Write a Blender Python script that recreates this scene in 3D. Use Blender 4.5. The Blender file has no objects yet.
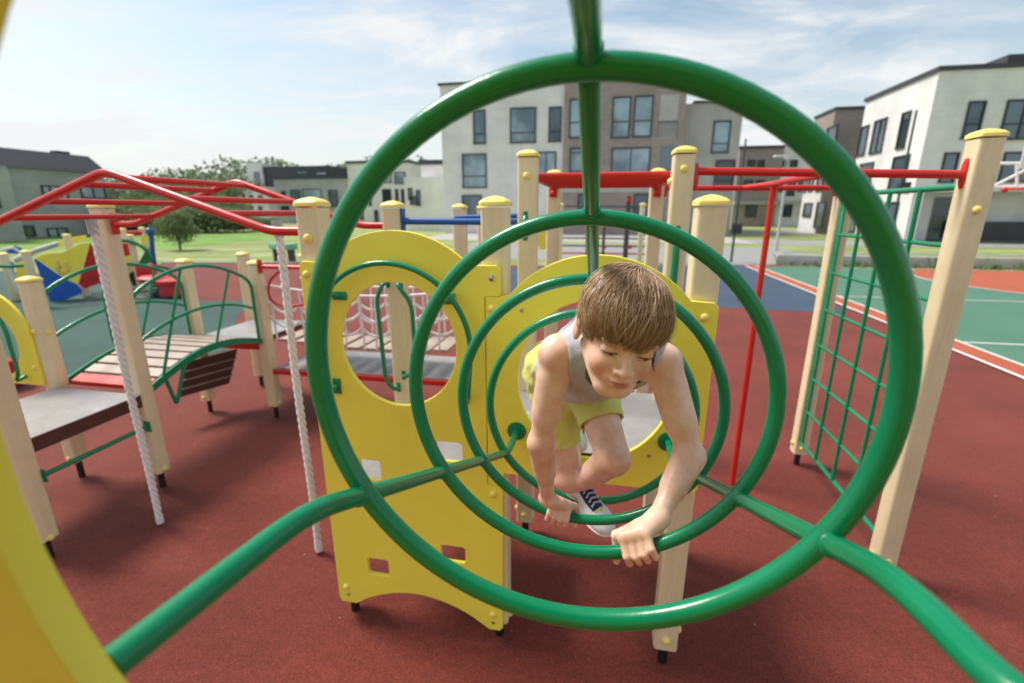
import bpy, bmesh, math, random
import numpy as np
from mathutils import Vector, Matrix
random.seed(7); np.random.seed(7)
scn = bpy.context.scene
COL = scn.collection
# ------------------------------------------------------------------ camera model
F_PX, PITCH, HCAM = 474.0, math.atan(131 / 474.0), 1.75
CP, SP = math.cos(PITCH), math.sin(PITCH)
YAW = 0.19253
OX, OY = -0.0535, 1.6286
A, B, L = 0.6707, 1.1072, 1.7222           # post grid pitch
E1 = Vector((math.cos(YAW), -math.sin(YAW), 0)); E2 = Vector((math.sin(YAW), math.cos(YAW), 0))
ORG = Vector((OX, OY, 0)); CAMP = Vector((0, 0, HCAM))
def S(u, v, z=0.0): return ORG + u * E1 + v * E2 + Vector((0, 0, z))
def ray(px, py):
    a = (px - 512) / F_PX; b = (341.5 - py) / F_PX
    return Vector((a, CP + b * SP, -SP + b * CP))
def on_v(px, py, v):
    d = ray(px, py); o = CAMP - ORG; t = (v - o.dot(E2)) / d.dot(E2); q = o + t * d
    return q.dot(E1), q.z
def on_u(px, py, u):
    d = ray(px, py); o = CAMP - ORG; t = (u - o.dot(E1)) / d.dot(E1); q = o + t * d
    return q.dot(E2), q.z
def on_z(px, py, z=0.0):
    d = ray(px, py); t = (z - HCAM) / d.z
    return CAMP + t * d
def cam_pt(px, py, t):                       # a point t metres deep along the view axis
    return CAMP + t * ray(px, py)
# ------------------------------------------------------------------ materials
def srgb(r, g, b):
    f = lambda c: (c / 255 / 12.92) if c / 255 <= 0.04045 else ((c / 255 + 0.055) / 1.055) ** 2.4
    return (f(r), f(g), f(b), 1)
def new_mat(name):
    m = bpy.data.materials.new(name); m.use_nodes = True
    nt = m.node_tree; b = nt.nodes['Principled BSDF']
    return m, nt, b
def N(nt, typ, **kw):
    n = nt.nodes.new(typ)
    for k, v in kw.items():
        if k in n.inputs.keys(): n.inputs[k].default_value = v
        else: setattr(n, k, v)
    return n
def ramp(nt, fac, stops):
    r = nt.nodes.new('ShaderNodeValToRGB'); e = r.color_ramp.elements
    while len(e) < len(stops): e.new(0.5)
    for k, (p, c) in enumerate(stops):
        e[k].position = p; e[k].color = c if len(c) == 4 else (*c, 1)
    nt.links.new(fac, r.inputs[0]); return r.outputs[0]
def mul(c, k): return (c[0] * k, c[1] * k, c[2] * k, 1)
def paint(name, col, rough=0.35, coat=0.0, vary=0.10, scale=6.0, bump=0.0, bscale=80, wear=None, spec=0.5):
    m, nt, b = new_mat(name)
    if len(col) == 3: col = (*col, 1)
    geo = nt.nodes.new('ShaderNodeNewGeometry')
    n1 = N(nt, 'ShaderNodeTexNoise', Scale=scale, Detail=5.0, Roughness=0.6)
    nt.links.new(geo.outputs['Position'], n1.inputs['Vector'])
    c = ramp(nt, n1.outputs[0], [(0.3, mul(col, 1 - vary)), (0.7, mul(col, 1 + vary))])
    if wear:
        n2 = N(nt, 'ShaderNodeTexNoise', Scale=wear[0], Detail=6.0, Roughness=0.7)
        nt.links.new(geo.outputs['Position'], n2.inputs['Vector'])
        f = ramp(nt, n2.outputs[0], [(wear[1], (0, 0, 0, 1)), (wear[1] + 0.06, (wear[3],) * 3)])
        mx = nt.nodes.new('ShaderNodeMixRGB'); mx.inputs[2].default_value = (*wear[2][:3], 1)
        nt.links.new(f, mx.inputs[0]); nt.links.new(c, mx.inputs[1]); c = mx.outputs[0]
    nt.links.new(c, b.inputs['Base Color'])
    rr = N(nt, 'ShaderNodeMapRange'); rr.inputs[3].default_value = max(0.02, rough - 0.08); rr.inputs[4].default_value = rough + 0.10
    n3 = N(nt, 'ShaderNodeTexNoise', Scale=scale * 4, Detail=4.0)
    nt.links.new(geo.outputs['Position'], n3.inputs['Vector']); nt.links.new(n3.outputs[0], rr.inputs[0])
    nt.links.new(rr.outputs[0], b.inputs['Roughness'])
    b.inputs['Coat Weight'].default_value = coat; b.inputs['Coat Roughness'].default_value = 0.12
    b.inputs['Specular IOR Level'].default_value = spec
    if bump:
        n4 = N(nt, 'ShaderNodeTexNoise', Scale=bscale, Detail=4.0)
        nt.links.new(geo.outputs['Position'], n4.inputs['Vector'])
        bp = N(nt, 'ShaderNodeBump', Strength=bump, Distance=0.004)
        nt.links.new(n4.outputs[0], bp.inputs['Height']); nt.links.new(bp.outputs[0], b.inputs['Normal'])
    return m
def rubber(name, col, fleck=1.5, big=0.22):
    m, nt, b = new_mat(name); col = (*col[:3], 1)
    geo = nt.nodes.new('ShaderNodeNewGeometry')
    v = N(nt, 'ShaderNodeTexVoronoi', Scale=300.0)
    nt.links.new(geo.outputs['Position'], v.inputs['Vector'])
    sep = nt.nodes.new('ShaderNodeSeparateColor'); nt.links.new(v.outputs['Color'], sep.inputs[0])
    c = ramp(nt, sep.outputs[0], [(0.0, mul(col, 0.55)), (0.4, mul(col, 0.92)), (0.8, mul(col, 1.12)), (1.0, mul(col, fleck))])
    n = N(nt, 'ShaderNodeTexNoise', Scale=0.9, Detail=7.0, Roughness=0.65)
    nt.links.new(geo.outputs['Position'], n.inputs['Vector'])
    f = ramp(nt, n.outputs[0], [(0.3, (1 - big,) * 3), (0.7, (1 + big,) * 3)])
    mx = nt.nodes.new('ShaderNodeMixRGB'); mx.blend_type = 'MULTIPLY'; mx.inputs[0].default_value = 1
    nt.links.new(c, mx.inputs[1]); nt.links.new(f, mx.inputs[2])
    n2 = N(nt, 'ShaderNodeTexNoise', Scale=26.0, Detail=5.0, Roughness=0.7)
    nt.links.new(geo.outputs['Position'], n2.inputs['Vector'])
    f2 = ramp(nt, n2.outputs[0], [(0.32, (0.86,) * 3), (0.66, (1.12,) * 3)])
    mx2 = nt.nodes.new('ShaderNodeMixRGB'); mx2.blend_type = 'MULTIPLY'; mx2.inputs[0].default_value = 1
    nt.links.new(mx.outputs[0], mx2.inputs[1]); nt.links.new(f2, mx2.inputs[2])
    nt.links.new(mx2.outputs[0], b.inputs['Base Color'])
    b.inputs['Roughness'].default_value = 0.85; b.inputs['Specular IOR Level'].default_value = 0.3
    b.inputs['Sheen Weight'].default_value = 0.07; b.inputs['Sheen Roughness'].default_value = 0.4
    bp = N(nt, 'ShaderNodeBump', Strength=0.6, Distance=0.003)
    nt.links.new(v.outputs['Distance'], bp.inputs['Height']); nt.links.new(bp.outputs[0], b.inputs['Normal'])
    return m
def grassmat(name, c1, c2, c3, scale=0.35):
    m, nt, b = new_mat(name)
    geo = nt.nodes.new('ShaderNodeNewGeometry')
    n = N(nt, 'ShaderNodeTexNoise', Scale=scale, Detail=8.0, Roughness=0.7)
    mp = nt.nodes.new('ShaderNodeMapping'); mp.inputs['Scale'].default_value = (0.5, 1.4, 1)
    nt.links.new(geo.outputs['Position'], mp.inputs[0]); nt.links.new(mp.outputs[0], n.inputs['Vector'])
    c = ramp(nt, n.outputs[0], [(0.33, c1), (0.5, c2), (0.68, c3)])
    n2 = N(nt, 'ShaderNodeTexNoise', Scale=30.0, Detail=6.0, Roughness=0.8)
    nt.links.new(geo.outputs['Position'], n2.inputs['Vector'])
    f = ramp(nt, n2.outputs[0], [(0.25, (0.55,) * 3), (0.75, (1.4,) * 3)])
    mx = nt.nodes.new('ShaderNodeMixRGB'); mx.blend_type = 'MULTIPLY'; mx.inputs[0].default_value = 1
    nt.links.new(c, mx.inputs[1]); nt.links.new(f, mx.inputs[2]); nt.links.new(mx.outputs[0], b.inputs['Base Color'])
    b.inputs['Roughness'].default_value = 0.9
    bp = N(nt, 'ShaderNodeBump', Strength=0.8, Distance=0.03)
    nt.links.new(n2.outputs[0], bp.inputs['Height']); nt.links.new(bp.outputs[0], b.inputs['Normal'])
    return m
def brick(name, c1, c2, mortar, w=0.5, h=0.12):
    m, nt, b = new_mat(name)
    tc = nt.nodes.new('ShaderNodeTexCoord'); sx = nt.nodes.new('ShaderNodeSeparateXYZ')
    nt.links.new(tc.outputs['Object'], sx.inputs[0])
    ad = nt.nodes.new('ShaderNodeMath'); nt.links.new(sx.outputs[0], ad.inputs[0]); nt.links.new(sx.outputs[1], ad.inputs[1])
    cb = nt.nodes.new('ShaderNodeCombineXYZ'); nt.links.new(ad.outputs[0], cb.inputs[0]); nt.links.new(sx.outputs[2], cb.inputs[1])
    t = nt.nodes.new('ShaderNodeTexBrick'); t.inputs['Scale'].default_value = 1.0
    t.inputs['Color1'].default_value = (*c1, 1); t.inputs['Color2'].default_value = (*c2, 1); t.inputs['Mortar'].default_value = (*mortar, 1)
    t.inputs['Brick Width'].default_value = w; t.inputs['Row Height'].default_value = h; t.inputs['Mortar Size'].default_value = 0.008
    nt.links.new(cb.outputs[0], t.inputs['Vector'])
    n = N(nt, 'ShaderNodeTexNoise', Scale=0.6, Detail=6.0); nt.links.new(tc.outputs['Object'], n.inputs['Vector'])
    f = ramp(nt, n.outputs[0], [(0.3, (0.88,) * 3), (0.7, (1.1,) * 3)])
    mx = nt.nodes.new('ShaderNodeMixRGB'); mx.blend_type = 'MULTIPLY'; mx.inputs[0].default_value = 1
    nt.links.new(t.outputs[0], mx.inputs[1]); nt.links.new(f, mx.inputs[2]); nt.links.new(mx.outputs[0], b.inputs['Base Color'])
    b.inputs['Roughness'].default_value = 0.85
    return m
M = {}
M['green'] = paint('green_powder_coat', srgb(0, 130, 88), 0.20, 0.0, 0.06, 5, bump=0.05, bscale=220, spec=0.5, wear=(45, 0.66, srgb(40, 140, 100), 0.35))
M['red'] = paint('red_powder_coat', srgb(204, 40, 30), 0.3, 0.0, 0.06, 5, bump=0.05, bscale=220)
M['blue'] = paint('blue_powder_coat', srgb(22, 84, 160), 0.35, 0.2, 0.06)
M['yellow'] = paint('yellow_plastic_board', srgb(250, 236, 84), 0.42, 0.0, 0.05, 3, bump=0.10, bscale=260, wear=(30, 0.68, srgb(226, 206, 110), 0.45))
M['yellow_edge'] = paint('yellow_cap_plastic', srgb(244, 220, 120), 0.42, 0.0, 0.05)
M['blue_board'] = paint('blue_plastic_board', srgb(14, 92, 190), 0.45, 0, 0.06)
M['red_board'] = paint('red_plastic_board', srgb(190, 26, 30), 0.45, 0, 0.06)
M['black'] = paint('black_steel', (0.012, 0.011, 0.011), 0.45)
M['dark_metal'] = paint('dark_grey_metal', (0.05, 0.055, 0.065), 0.45)
M['steel'] = paint('bolt_steel', (0.5, 0.5, 0.5), 0.3); M['steel'].node_tree.nodes['Principled BSDF'].inputs['Metallic'].default_value = 0.9
M['galv'] = paint('galvanised_steel', (0.45, 0.47, 0.48), 0.45)
M['white_metal'] = paint('white_metal', (0.75, 0.76, 0.76), 0.4)
M['deck'] = paint('grey_film_plywood', srgb(150, 146, 146), 0.4, 0.0, 0.13, 9, bump=0.25, bscale=320, wear=(14, 0.60, srgb(196, 194, 192), 0.5))
M['deck_edge'] = paint('dark_brown_board_edge', srgb(84, 46, 38), 0.5, 0, 0.15)
M['plank'] = paint('pale_walkway_plank', srgb(170, 151, 138), 0.5, 0, 0.16, 12, bump=0.2, bscale=180)
M['mast_green'] = paint('dark_green_mast', srgb(28, 74, 62), 0.5)
M['rope'] = paint('white_braided_rope', srgb(232, 229, 226), 0.8, 0, 0.08, 60)
def wood():
    m, nt, b = new_mat('cream_painted_wood')
    tc = nt.nodes.new('ShaderNodeNewGeometry')
    mp = nt.nodes.new('ShaderNodeMapping'); mp.inputs['Scale'].default_value = (26, 26, 1.1)
    nt.links.new(tc.outputs['Position'], mp.inputs[0])
    n = N(nt, 'ShaderNodeTexNoise', Scale=1.6, Detail=8.0, Roughness=0.62); nt.links.new(mp.outputs[0], n.inputs['Vector'])
    c = ramp(nt, n.outputs[0], [(0.26, srgb(222, 203, 164)), (0.48, srgb(231, 214, 176)), (0.78, srgb(235, 220, 184))])
    n2 = N(nt, 'ShaderNodeTexNoise', Scale=3.0, Detail=6.0, Roughness=0.7); nt.links.new(tc.outputs['Position'], n2.inputs['Vector'])
    f = ramp(nt, n2.outputs[0], [(0.3, (0.90, 0.89, 0.87, 1)), (0.62, (1.03,) * 3)])
    mx = nt.nodes.new('ShaderNodeMixRGB'); mx.blend_type = 'MULTIPLY'; mx.inputs[0].default_value = 1
    nt.links.new(c, mx.inputs[1]); nt.links.new(f, mx.inputs[2]); nt.links.new(mx.outputs[0], b.inputs['Base Color'])
    b.inputs['Roughness'].default_value = 0.42
    bp = N(nt, 'ShaderNodeBump', Strength=0.10, Distance=0.002); nt.links.new(n.outputs[0], bp.inputs['Height'])
    nt.links.new(bp.outputs[0], b.inputs['Normal'])
    return m
M['wood'] = wood()
M['red_rubber'] = rubber('red_rubber_granules', srgb(117, 51, 41), 1.5)
M['teal_rubber'] = rubber('teal_rubber_granules', srgb(56, 84, 77), 1.4)
M['blue_rubber'] = rubber('blue_grey_rubber_granules', srgb(62, 78, 98), 1.4)
M['court_green'] = rubber('green_court_coating', srgb(80, 124, 103), 1.15, 0.08)
M['court_orange'] = rubber('orange_court_coating', srgb(176, 88, 62), 1.15, 0.08)
M['line'] = paint('white_line_paint', (0.72, 0.72, 0.68), 0.6, 0, 0.12, 20)
M['grass'] = grassmat('lawn_grass', srgb(104, 124, 58), srgb(136, 148, 86), srgb(178, 178, 132))
M['grass_fresh'] = grassmat('fresh_lawn_grass', srgb(84, 122, 40), srgb(108, 146, 56), srgb(138, 166, 84))
M['asphalt'] = paint('pale_asphalt', (0.27, 0.27, 0.265), 0.9, 0, 0.12, 2, bump=0.3, bscale=150)
M['concrete'] = paint('concrete', (0.40, 0.39, 0.37), 0.85, 0, 0.14, 3, bump=0.2, bscale=60)
M['plaster'] = brick('white_facade_panels', (0.76, 0.745, 0.735), (0.73, 0.715, 0.705), (0.62, 0.61, 0.60), 1.2, 0.6)
M['brown_brick'] = brick('brown_brick', (0.34, 0.285, 0.26), (0.28, 0.232, 0.212), (0.37, 0.33, 0.305))
M['grey_board'] = brick('grey_facade_boards', (0.46, 0.45, 0.43), (0.42, 0.41, 0.395), (0.33, 0.325, 0.31), 0.3, 3.0)
M['grey_stone'] = brick('grey_facade_stone', (0.40, 0.405, 0.405), (0.36, 0.365, 0.37), (0.28, 0.28, 0.285), 0.9, 0.45)
M['roof_dark'] = paint('dark_roof_sheet', (0.05, 0.053, 0.062), 0.6, 0, 0.15)
M['frame'] = paint('dark_window_frame', (0.03, 0.034, 0.04), 0.5)
def glass_mat(name, c1, c2):
    m, nt, b = new_mat(name)
    geo = nt.nodes.new('ShaderNodeNewGeometry')
    n = N(nt, 'ShaderNodeTexNoise', Scale=0.45, Detail=3.0); nt.links.new(geo.outputs['Position'], n.inputs['Vector'])
    oi = nt.nodes.new('ShaderNodeObjectInfo'); ad = nt.nodes.new('ShaderNodeMath'); ad.operation = 'MULTIPLY_ADD'; nt.links.new(oi.outputs['Random'], ad.inputs[0]); ad.inputs[1].default_value = 0.34
    sb = nt.nodes.new('ShaderNodeMath'); sb.operation = 'SUBTRACT'; nt.links.new(n.outputs[0], sb.inputs[0]); sb.inputs[1].default_value = 0.17; nt.links.new(sb.outputs[0], ad.inputs[2])
    c = ramp(nt, ad.outputs[0], [(0.38, c1), (0.66, c2)]); nt.links.new(c, b.inputs['Base Color'])
    b.inputs['Roughness'].default_value = 0.06; b.inputs['Specular IOR Level'].default_value = 1.0
    b.inputs['Metallic'].default_value = 0.25
    return m
M['glass'] = glass_mat('window_glass', (0.09, 0.145, 0.185, 1), (0.30, 0.41, 0.48, 1))
M['glass_dark'] = glass_mat('dark_window_glass', (0.03, 0.045, 0.06, 1), (0.11, 0.16, 0.20, 1))
def leafmat(name, c):
    m, nt, b = new_mat(name)
    oi = nt.nodes.new('ShaderNodeNewGeometry')
    r = ramp(nt, oi.outputs['Random Per Island'], [(0.0, mul(c, 0.55)), (0.5, mul(c, 1.0)), (1.0, mul(c, 1.6))])
    nt.links.new(r, b.inputs['Base Color']); b.inputs['Roughness'].default_value = 0.65
    tr = nt.nodes.new('ShaderNodeBsdfTranslucent'); r2 = ramp(nt, oi.outputs['Random Per Island'], [(0.0, mul(c, 1.0)), (1.0, mul(c, 1.7))]); nt.links.new(r2, tr.inputs[0])
    ms = nt.nodes.new('ShaderNodeMixShader'); ms.inputs[0].default_value = 0.5; nt.links.new(b.outputs[0], ms.inputs[1]); nt.links.new(tr.outputs[0], ms.inputs[2])
    nt.links.new(ms.outputs[0], nt.nodes['Material Output'].inputs[0])
    return m
M['leaf'] = leafmat('leaves', (0.135, 0.185, 0.080, 1)); M['leaf_dark'] = leafmat('dark_leaves', (0.120, 0.165, 0.090, 1))
M['bark'] = paint('bark', (0.09, 0.07, 0.05), 0.9)
# ------------------------------------------------------------------ objects
ORIGIN = {}
def tag(o, label=None, cat=None, group=None, kind=None):
    if label: o['label'] = label
    if cat: o['category'] = cat
    if group: o['group'] = group
    if kind: o['kind'] = kind
    return o
def thing(name, label, cat, at, group=None):           # at = (u, v, z) in the playground frame
    o = bpy.data.objects.new(name, None); COL.objects.link(o)
    o.location = S(*at); o.rotation_euler = (0, 0, -YAW); o.empty_display_size = 0.1
    ORIGIN[o.name] = Vector(at); tag(o, label, cat, group); return o
def thing_w(name, label, cat, at, group=None):         # at = world point, world axes
    o = bpy.data.objects.new(name, None); COL.objects.link(o)
    o.location = at; o.empty_display_size = 0.1
    ORIGIN[o.name] = Vector(at); tag(o, label, cat, group); return o
def root_origin(p):
    while p.parent: p = p.parent
    return ORIGIN.get(p.name, Vector((0, 0, 0)))
def link_mesh(name, me, mat, parent=None):
    o = bpy.data.objects.new(name, me); COL.objects.link(o)
    if mat is not None and not me.materials: me.materials.append(mat)
    if parent is not None: o.parent = parent
    return o
class MB:
    def __init__(s): s.v = []; s.f = []; s.n = 0
    def add(s, verts, faces):
        k = s.n; s.v.extend([tuple(p) for p in verts]); s.f.extend([tuple(i + k for i in f) for f in faces]); s.n += len(verts); return s
    def box(s, c, d, rz=0.0, bev=0.0):
        x, y, z = d[0] / 2, d[1] / 2, d[2] / 2
        if bev <= 0:
            vs = [(-x, -y, -z), (x, -y, -z), (x, y, -z), (-x, y, -z), (-x, -y, z), (x, -y, z), (x, y, z), (-x, y, z)]
            fs = [(0, 3, 2, 1), (4, 5, 6, 7), (0, 1, 5, 4), (1, 2, 6, 5), (2, 3, 7, 6), (3, 0, 4, 7)]
        else:
            bm = bmesh.new(); bmesh.ops.create_cube(bm, size=1)
            for q in bm.verts: q.co = Vector((q.co.x * d[0], q.co.y * d[1], q.co.z * d[2]))
            bmesh.ops.bevel(bm, geom=bm.edges[:], offset=bev, segments=2, affect='EDGES', profile=0.5)
            bm.verts.index_update(); vs = [q.co[:] for q in bm.verts]; fs = [[w.index for w in f.verts] for f in bm.faces]; bm.free()
        cr, sr = math.cos(rz), math.sin(rz)
        return s.add([(c[0] + q[0] * cr - q[1] * sr, c[1] + q[0] * sr + q[1] * cr, c[2] + q[2]) for q in vs], fs)
    def tube(s, pts, r, n=12, closed=False, cap=True):
        P = [Vector(p) for p in pts]; m = len(P); rs = r if isinstance(r, (list, tuple)) else [r] * m
        T = []
        for i in range(m):
            a = P[(i - 1) % m] if (closed or i > 0) else P[i]; b = P[(i + 1) % m] if (closed or i < m - 1) else P[i]
            T.append((b - a).normalized())
        ref = Vector((0, 0, 1)) if abs(T[0].z) < 0.9 else Vector((1, 0, 0))
        U = (ref - T[0] * ref.dot(T[0])).normalized(); vs = []; fs = []
        for i in range(m):
            U = (U - T[i] * U.dot(T[i])).normalized(); W = T[i].cross(U)
            for k in range(n):
                an = 2 * math.pi * k / n
                vs.append(P[i] + rs[i] * (math.cos(an) * U + math.sin(an) * W))
        for i in range(m if closed else m - 1):
            j = (i + 1) % m
            off = 0
            if closed and j == 0:      # match the start of the twisted frame
                best = min(range(n), key=lambda q: (vs[i * n] - vs[q]).length); off = best
            for k in range(n):
                k2 = (k + 1) % n
                fs.append((i * n + k, i * n + k2, j * n + (k2 + off) % n, j * n + (k + off) % n))
        if not closed and cap:
            fs.append(tuple(range(n - 1, -1, -1))); fs.append(tuple((m - 1) * n + k for k in range(n)))
        return s.add(vs, fs)
    def lathe(s, c, prof, n=20, axis=Vector((0, 0, 1))):   # prof = [(r, h)]
        axis = Vector(axis).normalized(); ref = Vector((1, 0, 0)) if abs(axis.x) < 0.9 else Vector((0, 1, 0))
        U = (ref - axis * ref.dot(axis)).normalized(); W = axis.cross(U); c = Vector(c); vs = []; fs = []
        for r, h in prof:
            for k in range(n):
                an = 2 * math.pi * k / n; vs.append(c + axis * h + max(r, 1e-4) * (math.cos(an) * U + math.sin(an) * W))
        for i in range(len(prof) - 1):
            for k in range(n): k2 = (k + 1) % n; fs.append((i * n + k, i * n + k2, (i + 1) * n + k2, (i + 1) * n + k))
        fs.append(tuple(range(n - 1, -1, -1))); fs.append(tuple((len(prof) - 1) * n + k for k in range(n)))
        return s.add(vs, fs)
    def ball(s, c, r, n=12): return s.lathe(c, [(r * math.sin(math.pi * i / 8), -r * math.cos(math.pi * i / 8)) for i in range(9)], n)
    def dome(s, c, r, axis, h=0.7):
        return s.lathe(c, [(r, 0)] + [(r * math.cos(a), r * h * math.sin(a)) for a in [math.pi / 2 * i / 5 for i in range(1, 6)]], 14, axis)
    def mesh(s, name, org=Vector((0, 0, 0)), angle=40):
        me = bpy.data.meshes.new(name); me.from_pydata([(p[0] - org[0], p[1] - org[1], p[2] - org[2]) for p in s.v], [], s.f)
        me.validate(); me.polygons.foreach_set('use_smooth', [True] * len(me.polygons)); me.set_sharp_from_angle(angle=math.radians(angle)); me.update()
        return me
    def build(s, name, mat, parent=None, label=None, angle=40):
        o = link_mesh(name, s.mesh(name, root_origin(parent) if parent else Vector((0, 0, 0)), angle), mat, parent)
        if label: o['label'] = label
        return o
def fillet(pts, rad, seg=7):
    P = [Vector(p) for p in pts]; out = [P[0]]
    for i in range(1, len(P) - 1):
        a, b, c = P[i - 1], P[i], P[i + 1]; d1 = (a - b); d2 = (c - b); l = min(rad, d1.length * 0.48, d2.length * 0.48)
        p0 = b + d1.normalized() * l; p2 = b + d2.normalized() * l
        for k in range(seg + 1):
            t = k / seg; out.append((1 - t) ** 2 * p0 + 2 * t * (1 - t) * b + t * t * p2)
    out.append(P[-1]); return out
def arc(c, r, a0, a1, n=24, u=(1, 0, 0), w=(0, 0, 1)):
    u = Vector(u); w = Vector(w); c = Vector(c)
    return [c + r * (math.cos(math.radians(a0 + (a1 - a0) * k / n)) * u + math.sin(math.radians(a0 + (a1 - a0) * k / n)) * w) for k in range(n + 1)]
def plate_mesh(name, outline, holes, th, org, plane='v', at=0.0, bev=0.0025):
    """flat board with holes; outline in (u, z); plane 'v' stands across the playground frame at v = at, 'u' stands along it at u = at."""
    cu = bpy.data.curves.new('tmp', 'CURVE'); cu.dimensions = '2D'; cu.fill_mode = 'BOTH'; cu.extrude = th / 2 - bev; cu.bevel_depth = bev; cu.bevel_resolution = 1
    for poly in [outline] + holes:
        sp = cu.splines.new('POLY'); sp.points.add(len(poly) - 1); sp.use_cyclic_u = True
        for k, p in enumerate(poly): sp.points[k].co = (p[0], p[1], 0, 1)
    ob = bpy.data.objects.new('tmp', cu); COL.objects.link(ob)
    dg = bpy.context.evaluated_depsgraph_get(); dg.update()
    me = bpy.data.meshes.new_from_object(ob.evaluated_get(dg)); bpy.data.objects.remove(ob); bpy.data.curves.remove(cu)
    co = np.empty(len(me.vertices) * 3); me.vertices.foreach_get('co', co); co = co.reshape(-1, 3)
    if plane == 'v': out = np.stack([co[:, 0], at - co[:, 2], co[:, 1]], 1)
    else: out = np.stack([at + co[:, 2], co[:, 0], co[:, 1]], 1)
    out -= np.array(org[:]); me.vertices.foreach_set('co', out.reshape(-1)); me.materials.clear()
    me.polygons.foreach_set('use_smooth', [True] * len(me.polygons)); me.set_sharp_from_angle(angle=math.radians(35)); me.name = name; me.update()
    return me
def plate(name, outline, holes, th, mat, parent, plane='v', at=0.0, label=None):
    o = link_mesh(name, plate_mesh(name, outline, holes, th, root_origin(parent), plane, at), mat, parent)
    if label: o['label'] = label
    return o
def circ(cx, cz, r, n=48, rz=None):
    rz = rz or r
    return [(cx + r * math.cos(2 * math.pi * k / n), cz + rz * math.sin(2 * math.pi * k / n)) for k in range(n)]
def rrect(x0, z0, x1, z1, r, n=5):
    out = []
    for (cx, cz, a) in ((x1 - r, z1 - r, 0), (x0 + r, z1 - r, 90), (x0 + r, z0 + r, 180), (x1 - r, z0 + r, 270)):
        for k in range(n + 1):
            t = math.radians(a + 90 * k / n); out.append((cx + r * math.cos(t), cz + r * math.sin(t)))
    return out
def struct(name, mb, mat, label=None):
    o = mb.build(name, mat); o['kind'] = 'structure'; return o
# ------------------------------------------------------------------ wooden posts
PW = 0.088
def post(u, v, h, label, bolts_front=(), near=True, base=0.10, group='cream wooden posts of the playground'):
    t = thing('wooden_post', label, 'post', (u, v, 0), group)
    prof = rrect(u - PW / 2, v - PW / 2, u + PW / 2, v + PW / 2, 0.012, 3); n = len(prof)
    mb = MB(); mb.add([(p[0], p[1], base) for p in prof] + [(p[0], p[1], h - 0.035) for p in prof],
                      [(i, (i + 1) % n, n + (i + 1) % n, n + i) for i in range(n)] + [tuple(range(n - 1, -1, -1)), tuple(range(n, 2 * n))])
    mb.build('shaft', M['wood'], t)
    w = PW / 2 + 0.005; c = MB(); rings = [(w, -0.030), (w, -0.018), (w - 0.002, -0.015), (w * 0.8, -0.008), (w * 0.45, -0.001), (w * 0.1, 0.003)]
    vs = []; fs = []
    for k, (hw, dz) in enumerate(rings):
        pr = rrect(u - hw, v - hw, u + hw, v + hw, min(0.014, hw * 0.4), 3); vs += [(p[0], p[1], h + dz) for p in pr]
    for k in range(len(rings) - 1):
        for i in range(n): fs.append((k * n + i, k * n + (i + 1) % n, (k + 1) * n + (i + 1) % n, (k + 1) * n + i))
    fs.append(tuple(range((len(rings) - 1) * n, len(rings) * n))); fs.append(tuple(range(n - 1, -1, -1)))
    c.add(vs, fs).build('cap', M['yellow_edge'], t)
    MB().lathe((u, v, 0), [(0.019, 0.0045), (0.019, base + 0.02)], 16).build('foot', M['black'], t)
    for (face, z) in bolts_front:
        ax = {'f': (0, -1, 0), 'l': (-1, 0, 0), 'r': (1, 0, 0), 'b': (0, 1, 0)}[face]
        o = Vector((u, v, z)) + Vector(ax) * (PW / 2)
        MB().lathe(o, [(0.017, -0.002), (0.017, 0.004), (0.015, 0.009), (0.010, 0.0135), (0.003, 0.0155)], 14, ax).build('bolt_cap', M['yellow_edge'], t)
    return t
LOW, MID, TALL = 1.366, 1.794, 2.012
foot3 = (('f', 0.15), ('l', 0.17), ('r', 0.17))
post(-A, 0, MID, 'cream post at the left edge of the round-holed yellow panel', (('r', 1.66), ('f', 1.655)) )
post(0, 0, MID, 'cream post behind the joint of the two yellow panels', (('f', 0.16), ('r', 0.12), ('b', 0.14)))
post(A, 0, MID, 'cream post at the right edge of the panel behind the boy', foot3)
post(-A, A, MID, 'cream post inside the round hole, carrying two green grab handles', (('l', 1.66), ('l', 0.16)))
post(0, A, TALL, 'tall cream post under the left end of the red overhead ladder', (('f', 1.90), ('l', 0.16), ('f', 0.15)))
post(A, A, TALL, "tall cream post right of the boy's head, under the red ladder", (('f', 1.92), ('l', 1.87), ('l', 0.15), ('f', 0.15)))
post(A + B - 0.012, A, TALL + 0.035, 'tall cream post at the right, nearest post of the green climbing grid', (('f', 1.752), ('l', 0.13), ('f', 0.13)))
post(A + B, A + B, TALL, 'tall cream post at the far side of the green climbing grid', foot3)
post(0, A + B, TALL, 'cream post under the far left corner of the red overhead ladder', foot3)
post(A, A + B, TALL, 'cream post under the far right corner of the red overhead ladder', foot3)
post(-A - L - 0.018, A, MID, 'cream post beside the left hanging rope, red bracket near its top', (('f', 0.14), ('r', 0.14)), base=0.12)
post(-A - L - 0.014, 0, MID, 'cream post cut off by the left frame edge beside the grey platform', (('f', 0.15), ('r', 0.13)), base=0.12)
post(-2 * A - L, A, LOW, 'short cream post holding the yellow hole panel at the far left platform', (('r', 1.02), ('f', 1.03), ('f', 0.16), ('r', 0.16)), base=0.13)
post(-2 * A - L, A + B, LOW, 'short cream post at the far left end of the arched bridge', (('f', 0.15), ('r', 0.15)), base=0.12)
post(-A - L, A + B, LOW, 'short cream post at the far right end of the arched bridge with a red rail', (('f', 0.14), ('r', 0.15)), base=0.12)
post(-2 * A - L, 2 * A + B, LOW, 'short cream post at the back of the far grey deck, left corner', base=0.12)
post(-A - L, 2 * A + B, LOW, 'short cream post at the back of the far deck, behind the right rope', base=0.12)
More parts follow.
